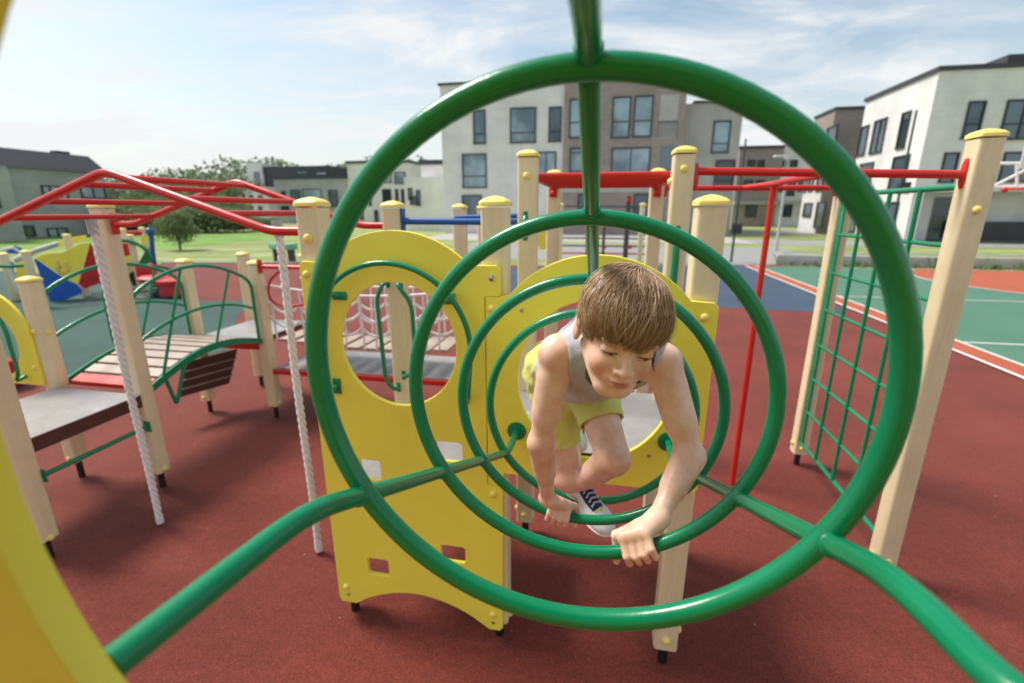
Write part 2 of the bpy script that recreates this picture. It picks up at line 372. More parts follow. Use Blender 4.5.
post(-A, A + B, MID, 'cream post behind the blue bar, right end of the rope bridge', base=0.12)
post(-A, 2 * A + B, MID, 'cream post peeking out left of the post behind the panel joint', base=0.12)
# ------------------------------------------------------------------ yellow panels
def bolt_part(parent, u, v, z, mat='yellow_edge', r=0.014):
    MB().lathe((u, v, z), [(r, -0.001), (r, 0.003), (r * 0.85, 0.007), (r * 0.5, 0.0105), (0.002, 0.0115)], 14, (0, -1, 0)).build('bolt_cap', M[mat], parent)
PV = -0.055; PT = 0.018; PF = PV - PT / 2
p1 = thing('yellow_arched_wall', 'yellow panel with a big round hole and green arch handle, left of the boy', 'play panel', (-0.33, PV, 0), 'yellow panels of the tower')
def sm(p, q, n, f): return [(p[0] + (q[0] - p[0]) * k / n, f(k / n)) for k in range(n + 1)]
arcpts = []
cxa, za, half, rise = -0.345, 1.572, 0.265, 0.112
Ra = (half ** 2 + rise ** 2) / (2 * rise)
for k in range(29):
    x = half - 2 * half * k / 28
    arcpts.append((cxa + x, za + math.sqrt(Ra ** 2 - x ** 2) - (Ra - rise)))
out1 = [(0.026, 0.10), (0.028, 0.754), (-0.030, 0.756), (-0.030, 1.474), (0.024, 1.476), (0.024, 1.562), (0.014, 1.574)] + arcpts + [(-0.694, 1.574), (-0.704, 1.562), (-0.698, 0.13), (-0.69, 0.105)]
out1 += [(-0.62, 0.105)]
for k in range(1, 16):
    x = -0.62 + 0.56 * k / 16; out1.append((x, 0.105 + 0.098 * math.sin(math.pi * k / 16) ** 0.8))
out1 += [(-0.05, 0.10), (-0.03, 0.085), (0.015, 0.085)]
h1 = [circ(-0.352, 1.282, 0.222, 56, 0.232), rrect(-0.553, 0.268, -0.455, 0.352, 0.014), rrect(-0.226, 0.386, -0.120, 0.466, 0.014),
      rrect(-0.545, 0.722, -0.455, 0.812, 0.014), rrect(-0.225, 0.836, -0.120, 0.922, 0.014)]
plate('board', out1, h1, PT, M['yellow'], p1, 'v', PV)
for (u, z) in ((-0.66, 0.185), (-0.012, 0.16), (-0.005, 0.72), (-0.68, 1.53)): bolt_part(p1, u, PF, z)
for (u, z) in ((-0.655, 0.145), (-0.012, 0.12)): MB().lathe((u, PF, z), [(0.007, -0.001), (0.007, 0.002), (0.001, 0.003)], 10, (0, -1, 0)).build('screw', M['steel'], p1)
MB().lathe((0.0, PF, 1.535), [(0.011, -0.001), (0.011, 0.004), (0.006, 0.007), (0.001, 0.008)], 12, (0, -1, 0)).build('screw', M['steel'], p1)
# the green arched handle round the hole
hv = PF - 0.045
hp = [(-0.625, PF - 0.02, 1.105), (-0.650, hv, 1.105)]
hz = []
for k in range(25):
    a_ = math.radians(180 - 180 * k / 24); hz.append((-0.358 + 0.292 * math.cos(a_), hv, 1.29 + 0.292 * math.sin(a_)))
hp = [(-0.605, PF - 0.004, 1.112), (-0.610, hv * 0.6 + PF * 0.4, 1.105), (-0.634, hv, 1.115)] + hz + [(-0.082, hv, 1.115), (-0.10, hv * 0.6 + PF * 0.4, 1.105), (-0.105, PF - 0.004, 1.112)]
hb = MB().tube(fillet(hp, 0.02, 3), 0.0095, 12).build('arch_handle', M['green'], p1)
for (u, z) in ((-0.605, 1.112), (-0.105, 1.112)):
    fl = MB().box((u, PF - 0.004, z), (0.032, 0.006, 0.062), 0, 0.003).build('flange', M['green'], hb)
for (u, z, du) in ((-0.588, 1.475, 1), (-0.128, 1.475, -1)):
    MB().tube([(u - 0.008 * du, hv, z + 0.005), (u + 0.012 * du, (hv + PF) / 2, z - 0.012), (u + 0.03 * du, PF - 0.003, z - 0.02)], 0.009, 10).box((u + 0.03 * du, PF - 0.004, z - 0.018), (0.055, 0.006, 0.03), 0, 0.003).build('bracket', M['green'], hb)
p2 = thing('yellow_arched_wall', 'yellow arched panel behind the boy, with the round opening where the ring tunnel ends', 'play panel', (0.337, PV, 0.8), 'yellow panels of the tower')
arc2 = []
c2, z2, half2, rise2 = 0.345, 1.478, 0.285, 0.136
R2 = (half2 ** 2 + rise2 ** 2) / (2 * rise2)
for k in range(29):
    x = half2 - 2 * half2 * k / 28
    arc2.append((c2 + x, z2 + math.sqrt(R2 ** 2 - x ** 2) - (R2 - rise2)))
out2 = [(0.704, 0.815), (0.712, 0.83), (0.712, 1.462), (0.700, 1.474)] + arc2 + [(0.02, 1.469), (-0.022, 1.469), (-0.022, 0.762), (0.03, 0.762), (0.035, 0.815)]
plate('board', out2, [circ(0.345, 1.190, 0.262, 56, 0.285)], PT, M['yellow'], p2, 'v', PV)
for (u, z) in ((0.675, 1.43), (-0.002, 1.43), (0.01, 0.80), (0.68, 0.86)): bolt_part(p2, u, PF, z)
for (u, z) in ((0.545, 0.94), (0.14, 0.94), (0.10, 1.43)): MB().lathe((u, PF, z), [(0.007, -0.001), (0.007, 0.002), (0.001, 0.003)], 10, (0, -1, 0)).build('screw', M['steel'], p2)
# near panel: the camera looks out through its hole
p3 = thing('yellow_hole_wall', 'blurred yellow panel edge filling the lower left corner, closest to the viewer', 'play panel', (0.37, -1.40, 0.9), 'yellow panels of the tower')
plate('board', rrect(-0.12, 0.95, 0.84, 2.18, 0.05), [circ(0.369, 1.615, 0.338, 72)], 0.02, M['yellow'], p3, 'v', -1.412)
for (u, z) in ((-0.06, 1.2), (-0.06, 1.9)): bolt_part(p3, u, -1.422, z)
# unseen cabin added behind the viewer: roof and rear board shade the near panel
tr_ = thing('added_shade_cabin', 'unseen roof and rear board added behind the viewer to shade the near panel', 'shade blocker', (0.37, -1.9, 0.9))
MB().box((0.37, -1.95, 2.36), (1.5, 1.06, 0.05), 0, 0.01).build('roof', M['deck_edge'], tr_)  # added roof, keeps skylight off the near panel's back face
plate('rear_shade_board', rrect(-0.3, 0.9, 1.04, 2.30, 0.05), [], 0.018, M['yellow'], tr_, 'v', -2.42)
for u in (-0.3, 1.04): MB().box((u, -2.36, 1.16), (PW, PW, 2.32), 0, 0.01).build('shade_cabin_post', M['wood'], tr_)
# left platform's yellow panel with hole
p4 = thing('yellow_hole_wall', 'yellow panel with round hole and green handle behind the grey platform at left edge', 'play panel', (-3.4, A - 0.055, 0.66), 'yellow panels of the tower')
arc4 = [(-3.40 + 0.315 * math.cos(math.radians(t)), 1.005 + 0.285 * math.sin(math.radians(t))) for t in range(0, 181, 8)]
plate('board', [(-3.085, 0.685)] + arc4 + [(-3.715, 0.685)], [circ(-3.40, 0.945, 0.205, 44, 0.225)], PT, M['yellow'], p4, 'v', A - 0.055)
bolt_part(p4, -3.11, A - 0.066, 0.80)
hp4 = [(-3.20, A - 0.066, 0.74), (-3.20, A - 0.12, 0.72), (-3.165, A - 0.12, 0.78), (-3.165, A - 0.12, 1.08), (-3.25, A - 0.12, 1.215), (-3.42, A - 0.12, 1.25), (-3.6, A - 0.12, 1.2), (-3.6, A - 0.066, 1.2)]
MB().tube(fillet(hp4, 0.06, 5), 0.011, 10).build('arch_handle', M['green'], p4)
# ------------------------------------------------------------------ the green ring tunnel
tun = thing('ring_tunnel', 'green crawl tunnel of four tubular rings on three bent rails', 'climbing tunnel', (0.341, -0.6, 0.9))
RC = [(0.3409 - 0.0009 * i, -1.1152 + 0.2820 * i, 1.5727 - 0.1327 * i) for i in range(4)]
RR, RT = 0.300, 0.0124
for c in RC:
    MB().tube([Vector(c) + RR * Vector((math.cos(2 * math.pi * k / 96), 0, math.sin(2 * math.pi * k / 96))) for k in range(96)], RT, 20, closed=True).build('ring', M['green'], tun)
sl = -0.1327 / 0.2820
def railpt(ang, v, extra=0.0):
    i = (v - RC[0][1]) / 0.2820
    return Vector((0.3409 + (RR + 0.004) * math.cos(math.radians(ang)), v, 1.5727 - 0.1327 * i + (RR + 0.004) * math.sin(math.radians(ang))))
for ang in (212.5, 329.5):
    a0 = railpt(ang, RC[0][1] - 0.108); a1 = railpt(ang, RC[3][1] + 0.045)
    sd_ = -1 if ang < 270 else 1
    n0 = Vector((a0.x - 0.026, -1.4005, a0.z + 0.002)) if sd_ < 0 else Vector((a0.x + 0.105, -1.4005, a0.z - 0.01))
    near = [n0] + ([Vector((a0.x + 0.002, -1.352, a0.z + 0.017))] if sd_ > 0 else []) + [a0, a1, Vector((a1.x, PF, a1.z))]
    rl = MB().tube(fillet(near, 0.050, 10), RT * 0.93, 18).build('side_rail', M['green'], tun)
    for vv in (PF - 0.003,):
        MB().lathe((a1.x, PF, a1.z) if vv > -1 else (n0.x, -1.402, n0.z), [(0.034, 0.0005), (0.034, 0.005), (0.02, 0.007)], 24, (0, -1, 0) if vv > -1 else (0, 1, 0)).build('flange', M['green'], rl)
t0 = railpt(90, RC[0][1] - 0.03); t1 = railpt(90, RC[3][1] + 0.03)
tb = MB().tube(fillet([Vector((t0.x, -1.400, t0.z)), t0, t1, Vector((t1.x, PF, t1.z))], 0.04, 8), RT * 0.93, 18).build('top_bar', M['green'], tun)
for i, c in enumerate(RC):      # small weld collars where the rails cross the rings
    for ang in (212.5, 329.5, 90):
        p = railpt(ang, c[1]); d = Vector((0, 0.282, -0.1327)).normalized(); w = MB()
        if ang == 90 and i == 3: continue
        w.lathe(p - d * 0.0185, [(RT * 0.9, 0), (RT * 1.07, 0.002), (RT * 1.07, 0.0045), (RT * 0.95, 0.007), (RT * 0.95, 0.030), (RT * 1.07, 0.0325), (RT * 1.07, 0.035), (RT * 0.9, 0.037)], 18, d)
        w.build('weld_collar', M['green'], tun)
# ------------------------------------------------------------------ decks
def deck(name, label, u0, u1, v0, v1, z, th=0.045, rim=None, group='grey plywood decks'):
    t = thing(name, label, 'platform', ((u0 + u1) / 2, (v0 + v1) / 2, z), group)
    MB().box(((u0 + u1) / 2, (v0 + v1) / 2, z - 0.002), (u1 - u0, v1 - v0, 0.004), 0).build('top_sheet', M['deck'], t)
    MB().box(((u0 + u1) / 2, (v0 + v1) / 2, z - th / 2 - 0.0045), (u1 - u0 - 0.004, v1 - v0 - 0.004, th)).build('board_edge', M['deck_edge'], t)
    if rim:
        for (c, d) in rim: MB().box(c, d, 0, 0.006).build('edge_rail', M['red'], t)
    return t
h_ = PW / 2
deck('platform', 'grey platform glimpsed behind the boy through the panel opening', -0.04, A + 0.04, 0.045, A + 0.04, 0.87, rim=[((A / 2, 0.03, 0.79), (A - PW, 0.03, 0.03)), ((A / 2, A + 0.03, 0.79), (A - PW, 0.03, 0.03))])
deck('platform', 'low grey board inside the first yellow panel, seen through its small windows', -A - 0.05, -0.03, 0.05, A - 0.05, 0.645, 0.03)
deck('platform', 'grey platform with dark brown edge at the left, beside the short post', -2 * A - L + 0.05, -A - L + 0.02, -0.02, A - 0.045, 0.668, 0.075)
deck('platform', 'far grey deck with red rim where the arched bridge lands', -2 * A - L + 0.045, -A - L - 0.045, A + B - 0.02, 2 * A + B, 0.712, 0.04, rim=[((-1.5 * A - L, A + B - 0.045, 0.66), (A - PW, 0.03, 0.06))])
deck('platform', 'long grey board with red edge under the rope bridge planks', -A - L + 0.05, -A - 0.05, A + B + 0.03, 2 * A + B - 0.05, 0.452, 0.03, rim=[(((-2 * A - L) / 2, A + B - 0.012, 0.435), (L - PW, 0.028, 0.045))])
t = thing('crossbar', 'green tube under the front edge of the left grey platform', 'bar', (-A - L, A / 2, 0.46))
MB().tube([(-A - L + 0.02, 0.04, 0.458), (-A - L + 0.02, A - 0.04, 0.458)], 0.013, 12).build('tube', M['green'], t)
for v in (0.047, A - 0.047): MB().box((-A - L + 0.02, v, 0.458), (0.05, 0.006, 0.07), 0, 0.002).build('flange', M['green'], t)
# ------------------------------------------------------------------ red zigzag overhead bars
mk = thing('overhead_climber', 'red overhead climber of two zigzag rails and cross rungs at upper left', 'monkey bars', (-A - L / 2, A / 2, 1.6), 'red overhead climbers')
UL, UR, UM = -A - L + h_, -A - h_, -A - L / 2
def zrail(v):
    return [(UL, v, 1.677), (UL + 0.14, v, 1.677), (UM, v, 1.895), (UR - 0.14, v, 1.677), (UR, v, 1.677)]
for v in (0, A):
    r_ = MB().tube(fillet(zrail(v), 0.045, 6), 0.0165, 14).build('zigzag_rail', M['red'], mk)
    for u, s_ in ((UL, 1), (UR, -1)):
        MB().box((u + 0.004 * s_, v, 1.677), (0.007, 0.045, 0.115), 0, 0.003).lathe((u + 0.006 * s_, v, 1.72), [(0.009, 0), (0.009, 0.006), (0.002, 0.009)], 10, (s_, 0, 0)).lathe((u + 0.006 * s_, v, 1.634), [(0.009, 0), (0.009, 0.006), (0.002, 0.009)], 10, (s_, 0, 0)).build('bracket', M['red'], r_)
def zat(u):
    d = abs(u - UM); full = UM - (UL + 0.14); return 1.895 - (1.895 - 1.677) * min(1, d / full)
for u in (-2.075, -1.87, -1.66, -1.47, -1.215, -1.045):
    MB().tube([(u, 0.008, zat(u) - (0.004 if u in (-1.66, -1.47) else 0)), (u, A - 0.008, zat(u) - (0.004 if u in (-1.66, -1.47) else 0))], 0.0125, 12).build('rung', M['red'], mk)
# ropes
def rope(label, u, v, ztop, zbot, r=0.0125, lean=0.0):
    t = thing('climbing_rope', label, 'rope', (u, v, zbot), 'white climbing ropes')
    mb = MB(); n = int((ztop - zbot) / 0.012)
    for s_ in range(3):
        pts = []
        for k in range(n + 1):
            z = ztop - (ztop - zbot) * k / n; a_ = k * 0.62 + s_ * 2.094
            pts.append((u + r * 0.58 * math.cos(a_) + lean * (ztop - z) + 0.004 * math.sin(z * 5), v + r * 0.58 * math.sin(a_), z))
        mb.tube(pts, r * 0.53, 8)
    mb.build('strands', M['rope'], t)
    MB().lathe((u + lean * (ztop - zbot), v, zbot - 0.004), [(r * 1.02, 0), (r * 1.12, 0.02), (r * 1.02, 0.045)], 14).build('end_sleeve', M['rope'], t)
    MB().tube([(u, v, ztop - 0.06), (u, v, ztop + 0.01)], r * 1.25, 12).build('top_clamp', M['galv'], t)
    return t
rope('thick white twisted rope hanging in front of the left bracketed post', -2.075, 0.335, zat(-2.075) - 0.02, 0.02, 0.0175)
rope('thick white twisted rope hanging left of the round-holed yellow panel', -1.045, 0.30, zat(-0.985) - 0.02, 0.02, 0.0175)
# ------------------------------------------------------------------ red overhead ladder and right frame
ld = thing('overhead_climber', 'red overhead ladder of close rungs above the tower behind the boy', 'monkey bars', (A / 2, A + B / 2, 1.9), 'red overhead climbers')
for u in (0.0, A):
    MB().tube([(u, A - 0.0, 1.905), (u, A + B, 1.905)], 0.0165, 14).build('side_rail', M['red'], ld)
for k in range(6):
    v = A + 0.06 + (B - 0.12) * k / 5
    MB().tube([(0.012, v, 1.905), (A - 0.012, v, 1.905)], 0.014, 12).build('rung', M['red'], ld)
for u in (0, A):
    MB().box((u, A + B - h_ - 0.006, 1.885), (0.05, 0.01, 0.1), 0, 0.003).dome((u, A + B - h_ - 0.012, 1.86), 0.02, (0, -1, 0)).build('bracket', M['red'], ld)
fr = thing('red_bar_frame', 'two long red bars and a curved red fire pole joining the right-hand posts', 'fire pole', (A + B / 2, A + B / 2, 1.8))
for v in (A, A + B):
    bar = MB().tube([(A + h_, v, 1.912 if v == A else 1.889), (A + B - h_, v, 1.885)], 0.0165, 14).build('long_bar', M['red'], fr)
    for u, s_ in ((A + h_, 1), (A + B - h_, -1)):
        b_ = MB()
        b_.tube([(u + 0.006 * s_, v, 1.889 + q) for q in (-0.055, -0.03, 0, 0.03, 0.055)], [0.013, 0.019, 0.019, 0.019, 0.013], 14)
        for q in (0.045, -0.045): b_.dome((u + 0.010 * s_, v, 1.889 + q), 0.011, (s_, 0, 0), 1.0)
        b_.build('bracket', M['red'], bar)
pole = [(1.215, A, 1.889), (1.235, 1.15, 1.893), (1.266, 1.42, 1.893), (1.245, 1.60, 1.893), (1.20, A + B, 1.889)]
MB().tube(fillet(pole, 0.15, 6), 0.0155, 12).build('curved_arm', M['red'], fr)
MB().tube(fillet([(1.262, 1.30, 1.893), (1.266, 1.415, 1.893), (1.266, 1.421, 1.80), (1.266, 1.421, 0.004)], 0.03), 0.0165, 14).build('pole', M['red'], fr)
gn = thing('climbing_grid', 'green metal climbing grid between the two right-hand posts', 'climbing net', (A + B - 0.03, A + B / 2, 0.1))
gu = A + B - 0.022; v0, v1 = A + h_ + 0.02, A + B - h_ - 0.035
g = MB(); g.box((gu, v1 + 0.012, 1.022), (0.012, 0.062, 1.65), 0, 0.003)
for k in range(7): g.lathe((gu - 0.007, v1 + 0.012, 0.2 + 0.26 * k), [(0.006, 0), (0.006, 0.003), (0.001, 0.004)], 8, (-1, 0, 0))
g.build('frame', M['green'], gn); MB().box((gu, v0 - 0.008, 1.022), (0.012, 0.022, 1.65), 0, 0.003).build('frame', M['green'], gn)
for k in range(8):
    z = 0.205 + (1.842 - 0.205) * k / 7
    MB().tube([(gu, v0, z), (gu, v1, z)], 0.0130 if k in (0, 7) else 0.0098, 10).build('rung', M['green'], gn)
for k in (1, 2, 3):
    v = v0 + (v1 - v0) * k / 4
    MB().tube([(gu - 0.006, v, 0.205), (gu - 0.006, v, 1.842)], 0.0102, 10).build('upright_rod', M['green'], gn)
# blue bar pair
bb = thing('blue_bar', 'blue horizontal bar behind the top of the round-holed panel', 'bar', (-A / 2, A, 1.70))
MB().tube([(-A + h_, A, 1.70), (-0.3, A, 1.698), (-h_, A, 1.70)], [0.017, 0.0155, 0.0155], 14).build('tube', M['blue'], bb)
MB().tube([(-A + h_ + 0.25, A + 0.06, 1.715), (-h_, A + 0.06, 1.725)], 0.013, 12).build('thin_tube', M['blue'], bb)
MB().box((-A + h_ + 0.005, A, 1.70), (0.009, 0.045, 0.12), 0, 0.003).build('bracket', M['blue'], bb)
# green grab handles on the post seen through the hole, and on the tower post
def grab(label, pts, r=0.011):
    t = thing('grab_handle', label, 'handle', pts[0], 'green grab handles')
    o = MB().tube(fillet(pts, 0.05, 5), r, 10).build('tube', M['green'], t)
    for p in (pts[0], pts[-1]): MB().box((p[0], p[1] + 0.003, p[2]), (0.026, 0.007, 0.055), 0, 0.003).build('flange', M['green'], t)
v_ = A - h_
grab('green grab handle on the left side of the post inside the round hole', [(-A - 0.034, v_, 1.40), (-A - 0.038, v_ - 0.05, 1.40), (-A - 0.075, v_ - 0.05, 1.33), (-A - 0.060, v_ - 0.05, 0.90), (-A - 0.016, v_ - 0.05, 0.845), (-A - 0.012, v_, 0.84)])
grab('green grab handle on the right side of the post inside the round hole', [(-A + 0.032, v_, 1.40), (-A + 0.038, v_ - 0.05, 1.40), (-A + 0.108, v_ - 0.05, 1.31), (-A + 0.115, v_ - 0.05, 0.98), (-A + 0.06, v_ - 0.05, 0.92), (-A + 0.02, v_, 0.91)])
grab('flat green upright strip on the tall post behind the boy\'s head', [(A - 0.004, v_, 1.66), (A - 0.004, v_ - 0.012, 1.60), (A - 0.004, v_ - 0.012, 1.15), (A - 0.004, v_, 1.10)], 0.015)
grab('small green handle on the tall post left of the top bar', [(-0.005, v_, 1.72), (-0.005, v_ - 0.02, 1.70), (-0.005, v_ - 0.02, 1.66), (-0.005, v_, 1.64)], 0.012)
grab('green bent handle behind the left bracketed post at the bridge start', [(-A - L - 0.05, A + 0.02, 1.32), (-A - L - 0.16, A + 0.02, 1.31), (-A - L - 0.17, A + 0.02, 0.96), (-A - L - 0.06, A + 0.02, 0.90)], 0.0125)
# ------------------------------------------------------------------ arched bridge
br = thing('arched_bridge', 'arched plank bridge with green curved side rails at left', 'bridge', (-1.5 * A - L, A + B / 2, 0.66))
VB0, VB1 = A + 0.01, A + B - 0.01
def bz(v): s_ = (v - VB0) / (VB1 - VB0); return 0.672 + 0.042 * s_ + 0.125 * math.sin(math.pi * s_)
n_pl = 11
for k in range(n_pl):
    s0 = VB0 + 0.03 + (VB1 - VB0 - 0.04) * k / n_pl; s1 = s0 + (VB1 - VB0 - 0.04) / n_pl - 0.022
    th = 0.026; u0, u1 = -2 * A - L + 0.055, -A - L - 0.03
    mat = M['plank'] if k else M['red']
    vs = [(u0, s0, bz(s0)), (u1, s0, bz(s0)), (u1, s1, bz(s1)), (u0, s1, bz(s1))]; vs += [(p[0], p[1], p[2] - th) for p in vs]
    MB().add(vs, [(0, 1, 2, 3), (7, 6, 5, 4), (0, 4, 5, 1), (1, 5, 6, 2), (2, 6, 7, 3), (3, 7, 4, 0)]).build('plank', mat, br, 'red first plank' if not k else None)
for u in (-A - L - 0.005, -2 * A - L + 0.01):
    sg = 1
    pts = [(u, VB0 + (VB1 - VB0) * k / 24, bz(VB0 + (VB1 - VB0) * k / 24) - 0.01) for k in range(25)]
    b_ = MB()
    for k in range(24):
        p, q = pts[k], pts[k + 1]; vs = []
        for pp in (p, q):
            for du, dz in ((-0.007, 0.014), (0.007, 0.014), (0.007, -0.034), (-0.007, -0.034)): vs.append((pp[0] + du, pp[1], pp[2] + dz))
        b_.add(vs, [(0, 1, 5, 4), (1, 2, 6, 5), (2, 3, 7, 6), (3, 0, 4, 7)])
    b_.build('side_band', M['green'], br)
    top = [(u, v, 1.385 - 0.62 * (v - 1.17) ** 2 + 0.0) for v in np.linspace(VB0 + 0.035, VB1 - 0.05, 17)]
    rail_pts = [(u, VB0 + 0.035, 0.70)] + [(u, VB0 + 0.035, top[0][2] - 0.01)] + top[1:-1] + [(u, VB1 - 0.06, top[-1][2] - 0.02), (u, VB1 - 0.06, 0.72)]
    MB().tube(fillet(rail_pts, 0.05, 4), 0.0125, 12).build('handrail', M['green'], br)
    mid = [(u, v, 1.092 - 0.45 * (v - 1.22) ** 2) for v in np.linspace(VB0 + 0.035, VB1 - 0.06, 15)]
    MB().tube(mid, 0.0115, 12).build('middle_rail', M['green'], br)
    for (va, vb) in ((0.82, 1.09), (1.28, 1.50)) if u > -2.7 else ((1.28, 1.50),):
        MB().tube([(u, va, bz(va)), (u, vb, 1.385 - 0.62 * (vb - 1.17) ** 2)], 0.0095, 10).build('stay', M['green'], br)
MB().tube(fillet([(-A - L - 0.005, 0.83, 0.69), (-A - L - 0.005, 0.87, 0.50), (-A - L - 0.005, 0.98, 0.74)], 0.03), 0.012, 10).build('under_brace', M['green'], br)
# slatted climbing ramp beyond the bridge
rp = thing('slat_ramp', 'dark slatted climbing ramp with pale battens below the far deck', 'climbing ramp', (-2.9, 1.8, 0.3))
qs = [(-3.02, 1.43, 0.27), (-3.02, 1.60, 0.53), (-2.90, 2.02, 0.53), (-2.90, 1.86, 0.25)]
vs = qs + [(p[0] - 0.03, p[1] + 0.01, p[2] - 0.01) for p in qs]
MB().add(vs, [(0, 1, 2, 3), (7, 6, 5, 4), (0, 4, 5, 1), (1, 5, 6, 2), (2, 6, 7, 3), (3, 7, 4, 0)]).build('board', M['deck_edge'], rp)
for k in (1, 2, 3):
    f = k / 4 - 0.02; a_ = Vector(qs[0]).lerp(Vector(qs[1]), f); c_ = Vector(qs[3]).lerp(Vector(qs[2]), f)
    MB().tube([a_ + Vector((0.012, 0, 0)), c_ + Vector((0.012, 0, 0))], 0.007, 8).build('batten', M['plank'], rp)
# ------------------------------------------------------------------ rope bridge
rb = thing('rope_bridge', 'suspended plank bridge with white rope net sides behind the yellow panel', 'rope bridge', (-A - L / 2, A + B + 0.25, 0.6))
k = 0; u = -A - L + 0.08
while u < -A - 0.16:
    sag = 0.045 * math.sin(math.pi * (u + A + L) / L)
    MB().box((u + 0.0625, A + B + 0.265, 0.70 - sag), (0.122, 0.42, 0.024), 0, 0.003).build('plank', M['plank'], rb)
    u += 0.152
for v in (A + B + 0.04, A + B + 0.49):
    nb = MB()
    for zt, dip, nn in ((1.16, 0.0, 1), (1.02, 0.07, 6), (0.90, 0.07, 6)):
        pts = []
        for q in range(61):
            s_ = q / 60; ph = (s_ * nn) % 1.0
            pts.append((-A - L + h_ + (L - PW) * s_, v, zt - 0.06 * math.sin(math.pi * s_) - dip * (1 - (2 * ph - 1) ** 2)))
        nb.tube(pts, 0.0105, 7)
    for q in range(13):
        s_ = q / 12; uu = -A - L + h_ + 0.02 + (L - PW - 0.04) * s_
        nb.tube([(uu, v, 1.16 - 0.06 * math.sin(math.pi * s_)), (uu + 0.015 * (-1) ** q, v, 0.70 - 0.045 * math.sin(math.pi * s_))], 0.009, 6)
    nb.build('rope_net', M['rope'], rb)
rg = thing('red_railing', 'red rail with a hanging red loop at the rope bridge entrance', 'railing', (-2.2, A + B, 1.3))
MB().tube([(-A - L + h_, A + B - 0.01, 1.318), (-1.74, A + B - 0.01, 1.318)], 0.0165, 12).build('rail', M['red'], rg)
MB().tube([(-A - L + h_, 2 * A + B - 0.01, 1.318), (-1.74, 2 * A + B - 0.01, 1.318)], 0.0165, 12).build('rail', M['red'], rg)
MB().tube(fillet([(-2.13, A + B - 0.01, 1.318), (-2.30, A + B - 0.01, 1.19), (-2.29, A + B - 0.01, 1.02), (-2.12, A + B - 0.01, 1.0), (-1.95, A + B - 0.01, 1.03)], 0.12, 6), 0.011, 10).build('loop', M['red'], rg)
MB().box((-A - L + h_ + 0.005, A + B - 0.01, 1.318), (0.009, 0.05, 0.11), 0, 0.003).build('bracket', M['red'], rg)
# ------------------------------------------------------------------ ground
def sheet(name, pts, z, mat, uv=False, label=None):
    mb = MB(); P = [S(p[0], p[1], z) if uv else Vector((p[0], p[1], z)) for p in pts]
    if (P[1] - P[0]).cross(P[2] - P[0]).z < 0: P.reverse()
    mb.add(P, [tuple(range(len(P)))]); return struct(name, mb, mat, label)
def blob(pts, n=6):                                    # closed smooth outline
    out = []; m = len(pts)
    for i in range(m):
        p0, p1, p2, p3 = [Vector((*pts[(i + k - 1) % m], 0)) for k in range(4)]
        for k in range(n):
            t = k / n
            out.append(0.5 * ((2 * p1) + (p2 - p0) * t + (2 * p0 - 5 * p1 + 4 * p2 - p3) * t * t + (3 * p1 - p0 - 3 * p2 + p3) * t ** 3))
    return [(p.x, p.y) for p in out]
sheet('ground', [(-420, -120), (420, -120), (420, 520), (-420, 520)], -0.016, M['grass'])
sheet('rubber_ground', [(-12.5, -9), (-12.5, 15.0), (-12, 16.3), (-4.0, 16.3), (3.2, 15.6), (8.9, 16.0), (8.0, -9)], 0.0, M['red_rubber'], False)
sheet('teal_ground', blob([(-3.7, 5.9), (-4.6, 7.7), (-5.3, 9.35), (-6.5, 9.45), (-8.4, 11.2), (-12, 13.2), (-19, 14.5), (-26, 10), (-24, 2.5), (-13, 1.6), (-7.5, 3.2), (-5.2, 4.6)]), 0.004, M['teal_rubber'])
sheet('blue_ground', [(5.95, 8.2), (4.7, 8.5), (3.9, 8.75), (2.2, 9.1), (0, 9.6), (-1.6, 10.3), (-2.4, 11.2), (-2.5, 12.6), (-1.6, 14), (0, 15), (3, 15.55), (7.55, 15.9), (7.45, 13.8), (6.7, 10.9)], 0.004, M['blue_rubber'])
sheet('court', [(4.85, -6), (24, -6), (24, 15.15), (4.85, 15.15)], 0.008, M['court_green'], True)
sheet('court_border', [(4.85, -6), (5.20, -6), (5.20, 15.15), (4.85, 15.15)], 0.012, M['court_orange'], True)
disc = [(12.2 + 3.55 * math.cos(a_), 12.6 + 3.55 * math.sin(a_)) for a_ in np.linspace(math.radians(134), math.radians(406), 60)]
sheet('court_arc', disc, 0.012, M['court_orange'], True)
def strip(name, pts, w, z):
    mb = MB(); L_, R_ = [], []
    for i, p in enumerate(pts):
        a_ = Vector((*pts[max(i - 1, 0)], 0)); b_ = Vector((*pts[min(i + 1, len(pts) - 1)], 0)); d = (b_ - a_).normalized(); n = Vector((-d.y, d.x, 0))
        L_.append(S(p[0] + n.x * w / 2, p[1] + n.y * w / 2, z)); R_.append(S(p[0] - n.x * w / 2, p[1] - n.y * w / 2, z))
    k = len(pts); mb.add(L_ + R_, [(i, k + i, k + i + 1, i + 1) for i in range(k - 1)]); return struct(name, mb, M['line'])
strip('court_line', [(4.85, -6), (4.85, 15.15)], 0.055, 0.016)
strip('court_line', [(5.20, -6), (5.20, 15.15)], 0.05, 0.016)
strip('court_line', [(5.23, 5.72), (20, 5.72)], 0.05, 0.016)
strip('court_line', [(5.23, 9.40), (20, 9.40)], 0.05, 0.016)
strip('court_line', disc, 0.06, 0.016)
sheet('path', [(-7, 16.2), (6.0, 15.6), (8.2, 15.6), (8.6, 24), (3.5, 25), (-7, 25.5)], -0.008, M['asphalt'], True)
sheet('path', [(8.6, 26), (42, 27), (42, 28.6), (8.6, 31)], -0.008, M['asphalt'], True)
sheet('path', [(-2, 36), (42, 44), (42, 50), (-2, 44)], -0.008, M['asphalt'], True)
sheet('path', [(-12, 27), (8.6, 27), (8.6, 35.9), (-12, 35.9)], -0.008, M['concrete'], True)
